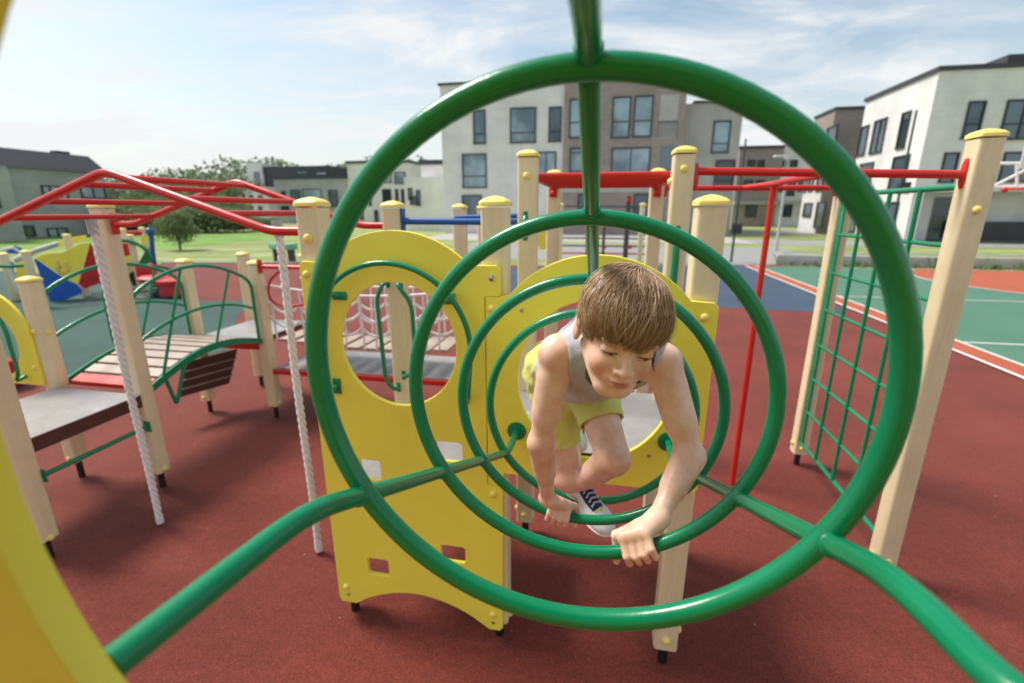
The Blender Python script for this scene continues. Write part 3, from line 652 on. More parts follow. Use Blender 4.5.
sheet('lawn', [(-60, 20), (-16, 22.5), (-16, 40), (-70, 40)], -0.012, M['grass_fresh'], False)
kb = MB(); kb.box((-7.5, 16.42, 0.0), (9.0, 0.16, 0.10)); struct('kerb', kb, M['concrete'])
lw = thing('low_wall', 'low pale concrete wall along the far end of the sports court', 'wall', (17, 15.95, 0))
MB().box((18, 15.95, 0.16), (24, 0.22, 0.34), 0, 0.02).build('wall_body', M['concrete'], lw)
MB().tube([(6.2, 15.95, 0.40), (30, 15.95, 0.40)], 0.02, 8).build('top_pipe', M['galv'], lw)
# weeds along the wall, one countless mass
wd = MB()
for _ in range(420):
    u = random.uniform(6, 26); v = 15.72 - abs(random.gauss(0, 0.18)); hh = random.uniform(0.04, 0.16) * (2.2 if random.random() < 0.04 else 1)
    for q in range(3):
        a_ = random.uniform(0, 6.28); l = hh * random.uniform(0.4, 0.9); w = 0.025
        p = S(u, v, 0); d = Vector((math.cos(a_), math.sin(a_), 0))
        n = Vector((-d.y, d.x, 0)) * w
        wd.add([p - n * 0.4, p + n * 0.4, p + d * l + n + Vector((0, 0, hh)), p + d * l - n + Vector((0, 0, hh))], [(0, 1, 2, 3)])
o = wd.build('weeds', M['leaf']); tag(o, 'scattered green weeds along the foot of the low court wall', 'weeds', None, 'stuff')
# tiny pale specks lying on the rubber
sp = MB()
for k in range(130):
    x = random.uniform(-3.5, 4.5); y = random.uniform(0.6, 6.5); s_ = random.uniform(0.002, 0.006)
    a_ = random.uniform(0, 6.28); c_, d_ = math.cos(a_) * s_, math.sin(a_) * s_
    sp.add([(x + c_, y + d_, 0.003), (x - d_ * 0.6, y + c_ * 0.6, 0.005), (x - c_, y - d_, 0.003), (x + d_ * 0.6, y - c_ * 0.6, 0.0045)], [(0, 1, 2, 3)])
o = sp.build('litter_specks', paint('pale_litter', srgb(205, 180, 140), 0.8)); tag(o, 'tiny pale petals and crumbs scattered over the red rubber', 'litter', None, 'stuff')
# ------------------------------------------------------------------ buildings (their walls follow the playground's two directions)
def building(name, label, at, group=None): return thing(name, label, 'building', at, group)
def block(parent, name, mat, u0, u1, v0, v1, z0, z1, label=None):
    o = MB().box(((u0 + u1) / 2, (v0 + v1) / 2, (z0 + z1) / 2), (abs(u1 - u0), abs(v1 - v0), z1 - z0)).build(name, mat, parent)
    if label: o['label'] = label
    return o
def window(parent, plane, pos, rect, mull=(), dark=False, sgn=-1, fw=0.09, trans=None):
    a0, z0, a1, z1 = rect; a0, a1 = min(a0, a1), max(a0, a1); z0, z1 = min(z0, z1), max(z0, z1)
    f = MB()
    def bx(mb, ca, cz, wa, wz, d, off):
        if plane == 'v': mb.box((ca, pos + sgn * off, cz), (wa, d, wz))
        else: mb.box((pos + sgn * off, ca, cz), (d, wa, wz))
    bx(f, (a0 + a1) / 2, z1 - fw / 2, a1 - a0, fw, 0.12, 0.02); bx(f, (a0 + a1) / 2, z0 + fw / 2, a1 - a0 + 0.06, fw, 0.14, 0.025)
    bx(f, a0 + fw / 2, (z0 + z1) / 2, fw, z1 - z0 - 2 * fw - 0.004, 0.118, 0.02); bx(f, a1 - fw / 2, (z0 + z1) / 2, fw, z1 - z0 - 2 * fw - 0.004, 0.118, 0.02)
    for m_ in mull: bx(f, a0 + (a1 - a0) * m_, (z0 + z1) / 2, 0.07, z1 - z0 - 2 * fw - 0.006, 0.10, 0.018)
    if trans: bx(f, (a0 + a1) / 2, z0 + (z1 - z0) * trans, a1 - a0 - 2 * fw - 0.006, 0.07, 0.094, 0.017)
    w = f.build('window', M['frame'], parent)
    g = MB(); bx(g, (a0 + a1) / 2, (z0 + z1) / 2, a1 - a0 - 2 * fw - 0.01, z1 - z0 - 2 * fw - 0.01, 0.02, 0.006); g.build('pane', M['glass_dark' if dark else 'glass'], w)
def wpx(parent, plane, pos, x0, y0, x1, y1, **k):
    f = on_v if plane == 'v' else on_u
    a0, z1 = f(x0, y0, pos); a1, z0 = f(x1, y1, pos)
    window(parent, plane, pos, (a0, z0, a1, z1), **k)
# centre block: white wing, brown brick wing, grey boarded wing
V1 = 36.0
U = lambda x, y=200, v=V1: on_v(x, y, v)[0]
Z = lambda x, y, v=V1: on_v(x, y, v)[1]
b1 = building('apartment_building', 'three storey block of white, brown brick and grey boarded wings seen through the biggest ring', (U(560), V1, 0))
zt = Z(520, 80)
block(b1, 'white_wing', M['plaster'], U(444), U(562), V1, V1 + 14, 0, zt - 0.1)
block(b1, 'brick_wing', M['brown_brick'], U(562) + 0.003, U(677), V1 - 0.25, V1 + 13.9, 0, zt + 0.1)
block(b1, 'grey_wing', M['grey_board'], U(677) + 0.003, U(737), V1 + 1.2, V1 + 13, 0, Z(705, 103, V1 + 1.2))
block(b1, 'roof_edge', M['roof_dark'], U(444) - 0.15, U(562), V1 - 0.12, V1 + 14.1, zt - 0.096, zt + 0.05)
block(b1, 'roof_edge', M['roof_dark'], U(562) + 0.004, U(687), V1 - 0.4, V1 + 14, zt + 0.104, zt + 0.3)
block(b1, 'roof_edge', M['roof_dark'], U(687) + 0.01, U(738), V1 + 1.1, V1 + 13.2, Z(705, 103, V1 + 1.2) + 0.004, Z(705, 103, V1 + 1.2) + 0.16)
for r_, kw in (((473, 110, 486, 144), dict(trans=0.3)), ((510, 108, 536, 143), dict(trans=0.3)), ((549, 107, 561, 142), dict(trans=0.3, dark=True)), ((462, 154, 487, 188), dict(trans=0.35)),
               ((536, 152, 556, 176), dict(mull=(0.5,))), ((462, 195, 482, 216), dict(dark=True))): wpx(b1, 'v', V1, *r_, **kw)
for r_, kw in (((570, 99, 582, 138), dict(trans=0.4)), ((613, 97, 629, 138), dict(trans=0.4)), ((635, 96, 651, 137), dict(trans=0.4)), ((570, 148, 584, 172), dict(trans=0.8)), ((612, 148, 649, 174), dict(mull=(0.5,))),
               ((578, 194, 590, 218), dict(dark=True)), ((634, 194, 652, 216), dict(dark=True))): wpx(b1, 'v', V1 - 0.25, *r_, **kw)
for r_, kw in (((714, 121, 728, 153), dict(trans=0.3)), ((716, 160, 732, 190), dict(trans=0.3, dark=True))): wpx(b1, 'v', V1 + 1.2, *r_, **kw)
# corner balconies of the brick wing
for (ya, yb) in ((95, 138), (146, 186)):
    a0, z1 = on_v(661, ya, V1 - 0.25); a1, z0 = on_v(676, yb, V1 - 0.25)
    o = MB().box(((a0 + a1) / 2, V1 - 0.26, (z0 + z1) / 2), (a1 - a0, 0.02, z1 - z0)).build('balcony_recess', M['grey_board'] if ya < 100 else M['glass_dark'], b1)
    rl = MB()
    for q in range(9): rl.box((a0 + (a1 - a0) * q / 8, V1 - 0.30, z0 + 0.55), (0.025, 0.025, 1.0))
    rl.box(((a0 + a1) / 2, V1 - 0.30, z0 + 1.07), (a1 - a0, 0.05, 0.05)); rl.build('balcony_rail', M['frame'], b1)
o = MB().box(((U(562) + U(677)) / 2, V1 - 0.28, Z(620, 190, V1 - 0.25)), (U(677) - U(562) - 0.1, 0.05, 0.3)).build('string_course', M['grey_board'], b1)
# low annex left of it
VA = 40.0
an = building('annex_building', 'low white annex left of the white wing with a grey parapet', (U(425, 200, VA), VA, 0))
block(an, 'wall', M['plaster'], U(405, 200, VA), U(450, 200, VA), VA, VA + 9, 0, Z(425, 177, VA))
block(an, 'upper_storey', M['plaster'], U(412, 200, VA), U(450, 200, VA), VA + 2.5, VA + 9, Z(425, 177, VA) + 0.004, Z(425, 162, VA))
block(an, 'roof', M['roof_dark'], U(411, 200, VA), U(450, 200, VA), VA + 2.3, VA + 9.1, Z(425, 162, VA) + 0.008, Z(425, 157, VA))
for r_ in ((410, 196, 418, 205), (416, 190, 421, 206), (408, 188, 413, 200)): wpx(an, 'v', VA, *r_, dark=True)
# right white block
UC, VC = 17.15, 30.07
zt4 = on_v(940, 71, VC)[1]
b4 = building('apartment_building', 'white panelled block at the right with dark windows on both visible faces', (UC, VC, 0))
VB_ = on_u(866, 104, UC)[0]
block(b4, 'upper_wall', M['plaster'], UC, UC + 22, VC, VB_, 2.75, zt4)
block(b4, 'ground_storey', M['plaster'], UC + 0.004, UC + 21.9, VC + 1.6, VB_ - 0.01, 0, 2.746)
block(b4, 'corner_pier', M['plaster'], UC + 0.003, UC + 0.55, VC + 0.003, VC + 1.597, 0, 2.744)
block(b4, 'roof_edge', M['roof_dark'], UC - 0.12, UC + 22.1, VC - 0.12, VB_ + 0.1, zt4 + 0.004, zt4 + 0.22)
block(b4, 'roof_storey', M['roof_dark'], UC + 5.2, UC + 21, VC + 3.6, VB_ - 1, zt4 + 0.224, zt4 + 1.5)
block(b4, 'fence_panel', M['frame'], UC + 3.4, UC + 20, VC + 0.3, VC + 0.36, 0.1, 1.15)
block(b4, 'entrance', M['glass_dark'], UC + 2.0, UC + 3.0, VC + 1.56, VC + 1.59, 0.02, 2.5)
for (x0, y0, x1, y1, kw) in ((969, 101.3, 977.5, 139, dict(trans=0.4, dark=True)), (1007.5, 99.8, 1055, 139, dict(mull=(0.33, 0.66), trans=0.4, dark=True)), (944.5, 152.5, 952.8, 183, dict(trans=0.4, dark=True)), (1004.5, 152, 1052, 182, dict(mull=(0.33, 0.66), dark=True))):
    wpx(b4, 'v', VC, x0, y0, x1, y1, **kw)
for (x0, y0, x1, y1, kw) in ((862, 127, 864.7, 155, dict(dark=True)), (875.7, 121, 881.8, 152, dict(mull=(0.5,), dark=True)), (903.3, 113, 904.8, 148, dict(dark=True)), (861, 164, 871, 182, dict(dark=True)), (894.6, 157, 904, 189, dict(trans=0.6, dark=True)),
                             (849.5, 213, 855, 233, dict(dark=True)), (886, 202, 895, 227, dict(dark=True)), (866, 206, 871, 230, dict(dark=True))):
    wpx(b4, 'u', UC, x0, y0, x1, y1, **kw)
# brown block behind the right white one
VD = 40.5; UD = on_v(836, 110, VD)[0]
b6 = building('apartment_building', 'brown brick block half hidden behind the left side of the right white block', (UD, VD, 0))
DB = max(2.0, on_u(815.5, 119, UD)[0] - VD)
block(b6, 'front_wall', M['brown_brick'], UD, UD + 9, VD, VD + DB, 0, on_v(836, 110, VD)[1])
DB = max(2.0, on_u(815.5, 119, UD)[0] - VD)
block(b6, 'side_wall', M['brown_brick'], UD - 0.03, UD - 0.002, VD + 0.02, VD + DB, on_u(826, 168, UD)[1], on_v(836, 110, VD)[1] - 0.05)
block(b6, 'side_base', M['plaster'], UD - 0.06, UD - 0.002, VD + 0.02, VD + DB, 0, on_u(826, 168, UD)[1] - 0.004)
block(b6, 'roof', M['roof_dark'], UD - 0.1, UD + 9.1, VD - 0.1, VD + DB + 0.1, on_v(836, 110, VD)[1] + 0.004, on_v(836, 110, VD)[1] + 0.2)
wpx(b6, 'u', UD - 0.03, 828, 128, 834, 152, dark=True)
for q in ((803, 178, 806, 192), (810, 177, 813, 191), (818, 177, 822, 191), (805, 203, 811, 217), (818, 202, 822, 228)): wpx(b6, 'u', UD - 0.06, *q, dark=True)
# mid-right distant row
VE = 58.0
b5 = building('apartment_building', 'distant brown and white row of flats between the red pole and the grey wing', (on_v(780, 200, VE)[0], VE, 0))
xs = lambda x: on_v(x, 200, VE)[0]
z5 = on_v(770, 148, VE)[1]
block(b5, 'brown_wing', M['brown_brick'], xs(734), xs(777), VE, VE + 10, 0, z5)
block(b5, 'white_wing', M['plaster'], xs(777) + 0.004, xs(852), VE + 0.2, VE + 10, 0, on_v(790, 143, VE)[1])
block(b5, 'roof', M['roof_dark'], xs(733), xs(777), VE - 0.2, VE + 10.2, z5 + 0.004, z5 + 0.25)
block(b5, 'ground_band', M['concrete'], xs(734), xs(852), VE - 0.35, VE - 0.01, on_v(780, 203, VE)[1] - 0.15, on_v(780, 203, VE)[1] + 0.2)
for (x0, y0, x1, y1) in ((748, 160, 755, 166), (758, 160, 764, 167), (744, 180, 752, 190), (756, 180, 764, 190), (746, 205, 756, 217)): wpx(b5, 'v', VE, x0, y0, x1, y1, dark=True)
for (x0, y0, x1, y1) in ((777.8, 160, 784, 167), (787, 160, 797, 167), (778, 181, 784, 192), (788, 180, 794, 196), (799, 179, 804, 192), (808, 178, 812, 190), (816, 178, 821, 190), (781, 204, 791, 217), (803, 204, 815, 219), (824, 204, 836, 222), (838, 178, 848, 192)): wpx(b5, 'v', VE + 0.2, x0, y0, x1, y1, dark=True)
# far left grey block with the dark mansard
UF = -37.0
b3 = building('apartment_building', 'grey stone block with a dark mansard roof at the far left', (UF, 30, 0))
vR = on_u(109, 200, UF)[0]; vL = on_u(-60, 200, UF)[0]; zW = on_u(107, 174, UF)[1]; zR = on_u(104, 158, UF - 0.9)[1]
block(b3, 'wall', M['grey_stone'], UF - 12, UF, vL, vR, 0, zW)
mm = MB(); e_ = 0.25
vs = [(UF + e_, vL - e_, zW + .004), (UF + e_, vR + e_, zW + .004), (UF - 12, vR + e_, zW + .004), (UF - 12, vL - e_, zW + .004), (UF - 0.9, vL + 1, zR), (UF - 0.9, vR - 0.1, zR), (UF - 11, vR - 0.1, zR), (UF - 11, vL + 1, zR)]
rf = mm.add(vs, [(0, 3, 2, 1), (4, 5, 6, 7), (0, 1, 5, 4), (1, 2, 6, 5), (2, 3, 7, 6), (3, 0, 4, 7)]).build('mansard_roof', M['roof_dark'], b3)
vq, zq = on_u(68, 158, UF - 1.3); MB().box((UF - 1.9, vq, zR + 0.1), (0.6, 0.9, 0.3)).build('chimney', M['roof_dark'], rf)
vq, zq = on_u(59, 168.5, UF - 0.5); MB().box((UF - 0.28, vq, zq), (0.12, 2.2, 0.55)).build('roof_window', M['glass'], rf)
vq, zq = on_u(38, 163, UF - 0.8); MB().box((UF - 0.52, vq, zq), (0.12, 4.0, 0.4)).build('roof_slot', M['frame'], rf)
for (x0, y0, x1, y1, kw) in ((-24, 184, 12, 209, dict(mull=(0.5,), dark=True)), (40, 185, 69, 199, dict(mull=(0.33, 0.66))), (79, 186, 107, 199, dict(mull=(0.5,))), (46, 228, 69, 238, dict(mull=(0.5,))), (-20, 228, 8, 238, dict(dark=True)), (13, 226, 36, 236, dict(dark=True, mull=(0.5,)))):
    wpx(b3, 'u', UF, x0, y0, x1, y1, sgn=1, **kw)
o = block(b3, 'floor_band', M['concrete'], UF + 0.01, UF + 0.2, vL, vR, on_u(60, 213, UF)[1] - 0.2, on_u(60, 213, UF)[1] + 0.2)
fa = building('corner_tower', 'pale leaning gable piece at the extreme left above the grey block', (UF + 4, on_u(2, 160, UF + 3)[0], 0))
v0_ = on_u(-40, 160, UF + 3)[0]; v1_ = on_u(5, 160, UF + 3)[0]
block(fa, 'wall', M['grey_stone'], UF - 2, UF + 3, v0_, v1_, 0, on_u(5, 166, UF + 3)[1])
block(fa, 'gable', M['plaster'], UF - 2, UF + 2.6, v0_, v1_ - 0.4, on_u(5, 166, UF + 3)[1] + 0.004, on_u(2, 147, UF + 3)[1])
wpx(fa, 'u', UF + 3, -30, 184, 1, 208, sgn=1, dark=True)
# row of houses at the left middle
def simple_house(label, x0, x1, y_top, v, wallmat, wins, roof=True, depth=9):
    t = building('terraced_house', label, (on_v((x0 + x1) / 2, 200, v)[0], v, 0), 'houses in the far left row')
    zt_ = on_v((x0 + x1) / 2, y_top, v)[1]; u0, u1 = on_v(x0, 200, v)[0], on_v(x1, 200, v)[0]
    block(t, 'wall', wallmat, u0, u1, v, v + depth, 0, zt_)
    if roof: block(t, 'roof', M['roof_dark'], u0 - 0.15, u1 + 0.15, v - 0.15, v + depth + 0.1, zt_ + 0.004, zt_ + 0.3)
    for w_ in wins: wpx(t, 'v', v, *w_[:4], dark=(len(w_) > 4))
    return t
simple_house('far white house with rows of small dark windows', 231, 268, 187, 66, M['plaster'], [(240, 195, 245, 200, 1), (249, 195, 254, 200, 1), (258, 195, 263, 200, 1), (240, 206, 245, 212, 1), (249, 206, 254, 212, 1), (258, 206, 263, 212, 1), (234, 206, 237, 212, 1)], False)
simple_house('tall narrow pale gable end beside the dark roofed house', 251, 265, 163, 70.5, M['plaster'], [(254, 172, 261, 186)], False, 6)
simple_house('dark clad house with flat roof left of the first yellow capped post', 265.5, 333, 166, 71, M['roof_dark'], [(296, 171, 308, 174, 1), (315, 172, 327, 175)], False)
simple_house('pale grey house with wide corner windows behind the first post top', 276, 349, 179, 60, M['grey_stone'], [(290, 190, 301, 199), (302, 189, 322, 198), (328, 190, 339, 207, 1), (281, 191, 286, 196, 1), (281, 206, 290, 214, 1), (300, 205, 322, 214, 1)])
simple_house('grey and white house with several tall windows right of the ring tube', 350, 411, 163, 56, M['plaster'], [(383, 173, 392, 183), (394, 172, 406, 184), (382, 189, 392, 205, 1), (395, 189, 399, 203, 1), (401, 189, 405, 205, 1), (368, 196, 372, 206, 1), (359, 210, 364, 220, 1), (374, 210, 379, 222, 1), (355, 180, 362, 192, 1), (366, 176, 372, 188, 1)])
# ------------------------------------------------------------------ trees
def crown_mesh(name, seed, n_clump, n_leaf, size, shape='round'):
    rng = np.random.default_rng(seed); vs = []; fs = []
    for c in range(n_clump):
        if shape == 'round':
            d = rng.normal(size=3); d /= np.linalg.norm(d); rr = rng.uniform(0.3, 1.0) ** 0.6; ctr = d * rr * np.array([0.42, 0.42, 0.40]) + np.array([0, 0, 0.56])
            cr = rng.uniform(0.10, 0.19)
        else:
            hz_ = rng.uniform(0.08, 0.98); wr = 0.34 * (1 - hz_) ** 0.75 + 0.03; a_ = rng.uniform(0, 6.28); ctr = np.array([math.cos(a_) * wr * rng.uniform(0.3, 1), math.sin(a_) * wr * rng.uniform(0.3, 1), hz_]); cr = rng.uniform(0.05, 0.11)
        for k in range(n_leaf):
            q = rng.normal(size=3); q /= np.linalg.norm(q); p = ctr + q * cr * rng.uniform(0.5, 1.0) * np.array([1.1, 1.1, 0.8])
            nrm = q + rng.normal(size=3) * 0.7; nrm /= np.linalg.norm(nrm); t_ = np.cross(nrm, rng.normal(size=3)); t_ /= np.linalg.norm(t_) + 1e-9; b_ = np.cross(nrm, t_)
            s_ = size * rng.uniform(0.6, 1.3); i0 = len(vs)
            vs += [p + t_ * s_, p + b_ * s_ * 0.55, p - t_ * s_, p - b_ * s_ * 0.55]; fs.append((i0, i0 + 1, i0 + 2, i0 + 3))
    me = bpy.data.meshes.new(name); me.from_pydata([tuple(v) for v in vs], [], fs); me.update(); return me
def trunk_mesh(name, seed):
    random.seed(seed); mb = MB(); mb.tube([(0, 0, 0), (0.01, 0, 0.2), (-0.01, 0.01, 0.45), (0.01, 0, 0.75)], [0.028, 0.022, 0.016, 0.006], 8)
    for k in range(6):
        a_ = random.uniform(0, 6.28); z = random.uniform(0.25, 0.55); mb.tube([(0, 0, z), (0.14 * math.cos(a_), 0.14 * math.sin(a_), z + 0.12), (0.27 * math.cos(a_), 0.27 * math.sin(a_), z + 0.2)], [0.012, 0.008, 0.003], 6)
    return mb.mesh(name)
crowns = []
for k in range(3):
    me = crown_mesh('crown', 10 + k, 70, 26, 0.032); me.materials.append(M['leaf'] if k != 1 else M['leaf_dark']); crowns.append(me)
pine = crown_mesh('crown', 40, 150, 30, 0.02, 'cone'); pine.materials.append(M['leaf_dark'])
tm = trunk_mesh('trunk', 3); tm.materials.append(M['bark'])
def tree(name, label, x, ytop, dist, wide, mesh, group='trees beyond the lawn', z0=0.0):
    d = ray(x, 210); d.z = 0; d.normalize(); base = Vector((d.x * dist, d.y * dist, z0))
    dr = ray(x, ytop); k = math.hypot(dr.x, dr.y); h = HCAM + dist * dr.z / k - z0 - (0.07 * dist * 0.25 if dist > 49 else 0)
    t = thing_w(name, label, 'tree', base, group); t.rotation_euler = (0, 0, random.uniform(0, 6.28))
    for nm, me in (('trunk', tm), ('crown', mesh)):
        o = link_mesh(nm, me, None, t); o.scale = (h * wide, h * wide, h)
    return t
random.seed(21)
lone = crown_mesh('crown', 77, 110, 40, 0.026); lone.materials.append(M['leaf'])
tree('small_tree', 'small bushy tree alone on the lawn behind the red climber', 173, 207, 27, 1.05, lone, None)
bush = []
for k in range(2):
    rng_ = np.random.default_rng(90 + k); me_ = crown_mesh('crown', 60 + k, 80, 26, 0.04); co_ = np.empty(len(me_.vertices) * 3); me_.vertices.foreach_get('co', co_); co_ = co_.reshape(-1, 3); co_[:, 2] = np.maximum((co_[:, 2] - 0.1) * 1.05, 0.0); me_.vertices.foreach_set('co', co_.reshape(-1)); me_.materials.append(M['leaf']); bush.append(me_)
for k, (x, yt, ds, w_) in enumerate([(112, 205, 47, 1.5), (128, 200, 50, 1.3), (141, 203, 46, 1.6), (156, 199, 48, 1.4), (190, 202, 47, 1.5), (205, 198, 49, 1.3), (218, 203, 46, 1.6), (232, 204, 48, 1.5), (248, 214, 47, 1.8), (268, 216, 48, 1.8)]):
    d_ = ray(x, 210); d_.z = 0; d_.normalize(); dr_ = ray(x, yt); h_b = HCAM + ds * dr_.z / math.hypot(dr_.x, dr_.y)
    o_ = link_mesh('shrub', bush[k % 2], None); o_.location = d_ * ds; o_.rotation_euler = (0, 0, k * 1.3); o_.scale = (h_b * w_, h_b * w_, h_b)
    tag(o_, 'green shrub in the hedge row along the far side of the lawn', 'shrub', 'shrubs behind the lawn')
specs = [(150, 168, 62, 0.9, 1), (182, 162, 70, 0.9, 0), (205, 164, 66, 1.0, 2), (222, 166, 75, 1.0, 0), (140, 178, 58, 1.0, 2), (245, 163, 90, 1.0, 1), (275, 160, 95, 1.1, 1), (305, 158, 100, 1.1, 0), (325, 153, 98, 1.0, 2), (338, 150, 100, 1.0, 0), (352, 154, 102, 1.1, 1), (372, 157, 96, 1.0, 2), (398, 158, 90, 1.0, 0), (420, 157, 92, 1.0, 1), (165, 182, 50, 1.1, 0), (192, 184, 52, 1.1, 1), (215, 182, 55, 1.1, 0), (236, 184, 60, 1.0, 2), (122, 186, 56, 1.0, 1), (446, 158, 95, 1.0, 2)]
order = sorted(range(len(specs)), key=lambda q: specs[q][0])
TREE_LABELS = {}
for rank, q in enumerate(order):
    kind = ['bushy green tree', 'darker bushy tree', 'paler rounded tree'][specs[q][4]]
    TREE_LABELS[q] = kind + (' low behind the lawn, among the nearer trees' if specs[q][1] > 175 else (' over the lawn, between the grey block and houses' if specs[q][0] < 260 else ' rising above the far house roofs'))
for k, (x, yt, ds, w_, mi) in enumerate(specs):
    place = 'over the left roofs' if x < 300 and yt < 170 else ('low behind the lawn' if yt > 175 else 'above the house roofs left of the rings')
    kind = ['bushy green tree', 'dark green tree', 'rounded pale green tree'][mi]
    tree('broadleaf_tree', TREE_LABELS[k], x, yt, ds, w_, crowns[mi])
hl = MB()
rng = np.random.default_rng(5); vs = []; fs = []
for _ in range(14000):
    x = rng.uniform(-92, -8); y = rng.uniform(96, 112); z = rng.uniform(0, 1) ** 0.8 * ((10.4 if x > -72 else 6.5) + 1.3 * math.sin(x * 0.21) + 0.8 * math.sin(x * 0.63)); s_ = rng.uniform(0.25, 0.6)
    a = rng.normal(size=3); a /= np.linalg.norm(a); t_ = np.cross(a, rng.normal(size=3)); t_ /= np.linalg.norm(t_); b_ = np.cross(a, t_); p = np.array([x, y, z])
    vs += [p + t_ * s_, p + b_ * s_ * 0.6, p - t_ * s_, p - b_ * s_ * 0.6]; fs.append((len(vs) - 4, len(vs) - 3, len(vs) - 2, len(vs) - 1))
hl.add(vs, fs); o = hl.build('wood', M['leaf_dark']); tag(o, 'far green wood reading as one mass behind the left houses', 'wood', None, 'stuff')
# ------------------------------------------------------------------ play ship and small climber on the teal ground
def facing(px, py):                                     # vertical plane through a ground point, square to the view of it
    p = on_z(px, py); d = Vector((p.x, p.y, 0)).normalized(); return p, d
class Face:
    def __init__(s, px, py, off=0.0):
        s.p, s.d = facing(px, py); s.p = s.p + s.d * off
    def at(s, x, y, dep=0.0):
        r = ray(x, y); t = (s.p - CAMP).dot(s.d) / r.dot(s.d); return CAMP + r * t + s.d * dep
    def slab(s, pts, th, dep=0.0):
        a_ = [s.at(x, y, dep) for x, y in pts]; b_ = [p + s.d * th for p in a_]; n = len(a_); mb = MB()
        mb.add(a_ + b_, [tuple(range(n)), tuple(range(2 * n - 1, n - 1, -1))] + [(i, i + n, (i + 1) % n + n, (i + 1) % n) for i in range(n)]); return mb
    def bar(s, pts, r, dep=0.0): return MB().tube([s.at(x, y, dep) for x, y in pts], r, 10)
    def stake(s, x, y0, dep, w, z0=0.02):
        p = s.at(x, y0, dep); mb = MB().box((p.x, p.y, (p.z + z0) / 2), (w, w, p.z - z0), math.atan2(s.d.y, s.d.x), 0.008); cap = MB().lathe((p.x, p.y, p.z), [(w * 0.62, -0.02), (w * 0.62, 0.005), (w * 0.3, 0.02), (0.004, 0.024)], 14); return mb, cap
F1 = Face(70, 300)
sh = thing_w('play_ship', 'blurred play ship of yellow, blue and red boards on the teal ground at left', 'play ship', F1.p)
wav = [(35.5, 258)] + [(35.5 + 54.5 * t, 258 - 15.5 * t - 1.6 * math.sin(t * 9.5)) for t in np.linspace(0.06, 1, 14)]
F1.slab(wav + [(77.5, 284), (66, 279)], 0.06).build('yellow_side', M['yellow'], sh)
F1.slab([(34, 259.5), (35.3, 258.6), (65.5, 279.5), (77.3, 284.6), (83, 291), (78, 295), (53, 305), (51, 304)], 0.06, 0.005).build('blue_side', M['blue_board'], sh)
F1.slab([(90.3, 243), (92.5, 246), (101, 283), (84.5, 288.5), (78.6, 284)], 0.06, 0.003).build('red_side', M['red_board'], sh)
F1.slab([(2, 253), (12, 249), (20, 252), (15, 258), (3, 258)], 0.05, 1.2).build('blue_stern', M['blue_board'], sh)
F1.slab([(3, 262), (12, 268), (11, 279), (4, 270)], 0.05, 1.0).build('blue_stern', M['blue_board'], sh)
F1.slab([(12.5, 261), (24, 258), (25, 289), (16, 291)], 0.05, 0.8).build('yellow_stern', M['yellow'], sh)
F1.slab([(55, 246), (72, 240), (90, 237.5), (90, 243), (62, 250)], 0.05, 1.3).build('yellow_side', M['yellow'], sh)
em = MB()      # pale ring-and-hook emblem on the yellow side
ec = [F1.at(62.8 + 5.6 * math.cos(a_), 267.5 + 5.4 * math.sin(a_), -0.012) for a_ in np.linspace(math.radians(-60), math.radians(215), 22)]
em.tube(ec, 0.026, 8); em.tube([F1.at(57.2, 261, -0.012), F1.at(58.4, 269.5, -0.012), F1.at(62, 266, -0.012)], 0.022, 8); em.build('emblem', paint('pale_yellow', srgb(232, 204, 120), 0.5), sh)
for (x, y, dep) in ((67.5, 236.5, 0.9), (26.5, 249.5, -0.6), (1, 256, 0.6)):
    a_, c_ = F1.stake(x, y, dep, 0.13); p_ = a_.build('post', M['wood'], sh); c_.build('cap', M['yellow_edge'], p_)
a_, c_ = F1.stake(84.5, 285, 0.2, 0.13); a_.build('post', M['wood'], sh)
F1.bar([(15, 259), (35, 250), (58, 242.6)], 0.045, -0.4).build('grey_tube', M['galv'], sh)
F1.bar([(-5, 263.5), (10, 264), (26, 263)], 0.03, -0.6).build('green_tube', M['green'], sh)
F1.bar([(0, 251), (12, 248.6), (20, 253.5)], 0.025, 0.3).build('rope_edge', M['rope'], sh)
F1.slab([(4, 270), (7, 270), (20, 296), (16, 297)], 0.3, 0.5).build('slide', M['white_metal'], sh)
F1.slab([(16, 290), (30, 287), (34, 300), (22, 306)], 0.03, 0.4).build('floor_board', M['deck'], sh)
F2 = Face(150, 290)
sc2 = thing_w('toddler_climber', 'small blurred climber with red and yellow boards and green arch on the far teal ground', 'climber', F2.p)
for (x, y, dep) in ((122, 229.5, 0.3), (142, 229, 0.8), (130, 235, -0.2)):
    a_, c_ = F2.stake(x, y, dep, 0.12); p_ = a_.build('post', M['wood'], sc2); c_.build('cap', M['yellow_edge'], p_)
F2.bar([(118, 234), (142, 233.5)], 0.05, 0.5).build('red_bar', M['red'], sc2)
F2.slab([(120, 244), (129, 243), (131, 255), (122, 257)], 0.05).build('red_board', M['red_board'], sc2)
F2.slab([(122, 256), (130, 254), (131, 266), (126, 268)], 0.05, 0.01).build('yellow_board', M['yellow'], sc2)
F2.slab([(140, 237), (147, 234), (149, 246), (144, 244)], 0.05).build('yellow_board', M['yellow'], sc2)
F2.slab([(146, 250), (149, 248), (152, 262), (141, 266), (139, 262)], 0.05).build('green_board', M['green'], sc2)
F2.bar([(116, 240.5), (127, 240), (137, 243), (146, 249), (152, 258)], 0.035, -0.3).build('green_arch', M['green'], sc2)
F2.bar([(151, 232), (152.5, 250), (155.5, 272)], 0.05, 0.2).build('blue_pole', M['blue'], sc2)
p_ = F2.at(150, 232, 0.2); MB().ball(p_, 0.09).build('pole_ball', M['blue'], sc2)
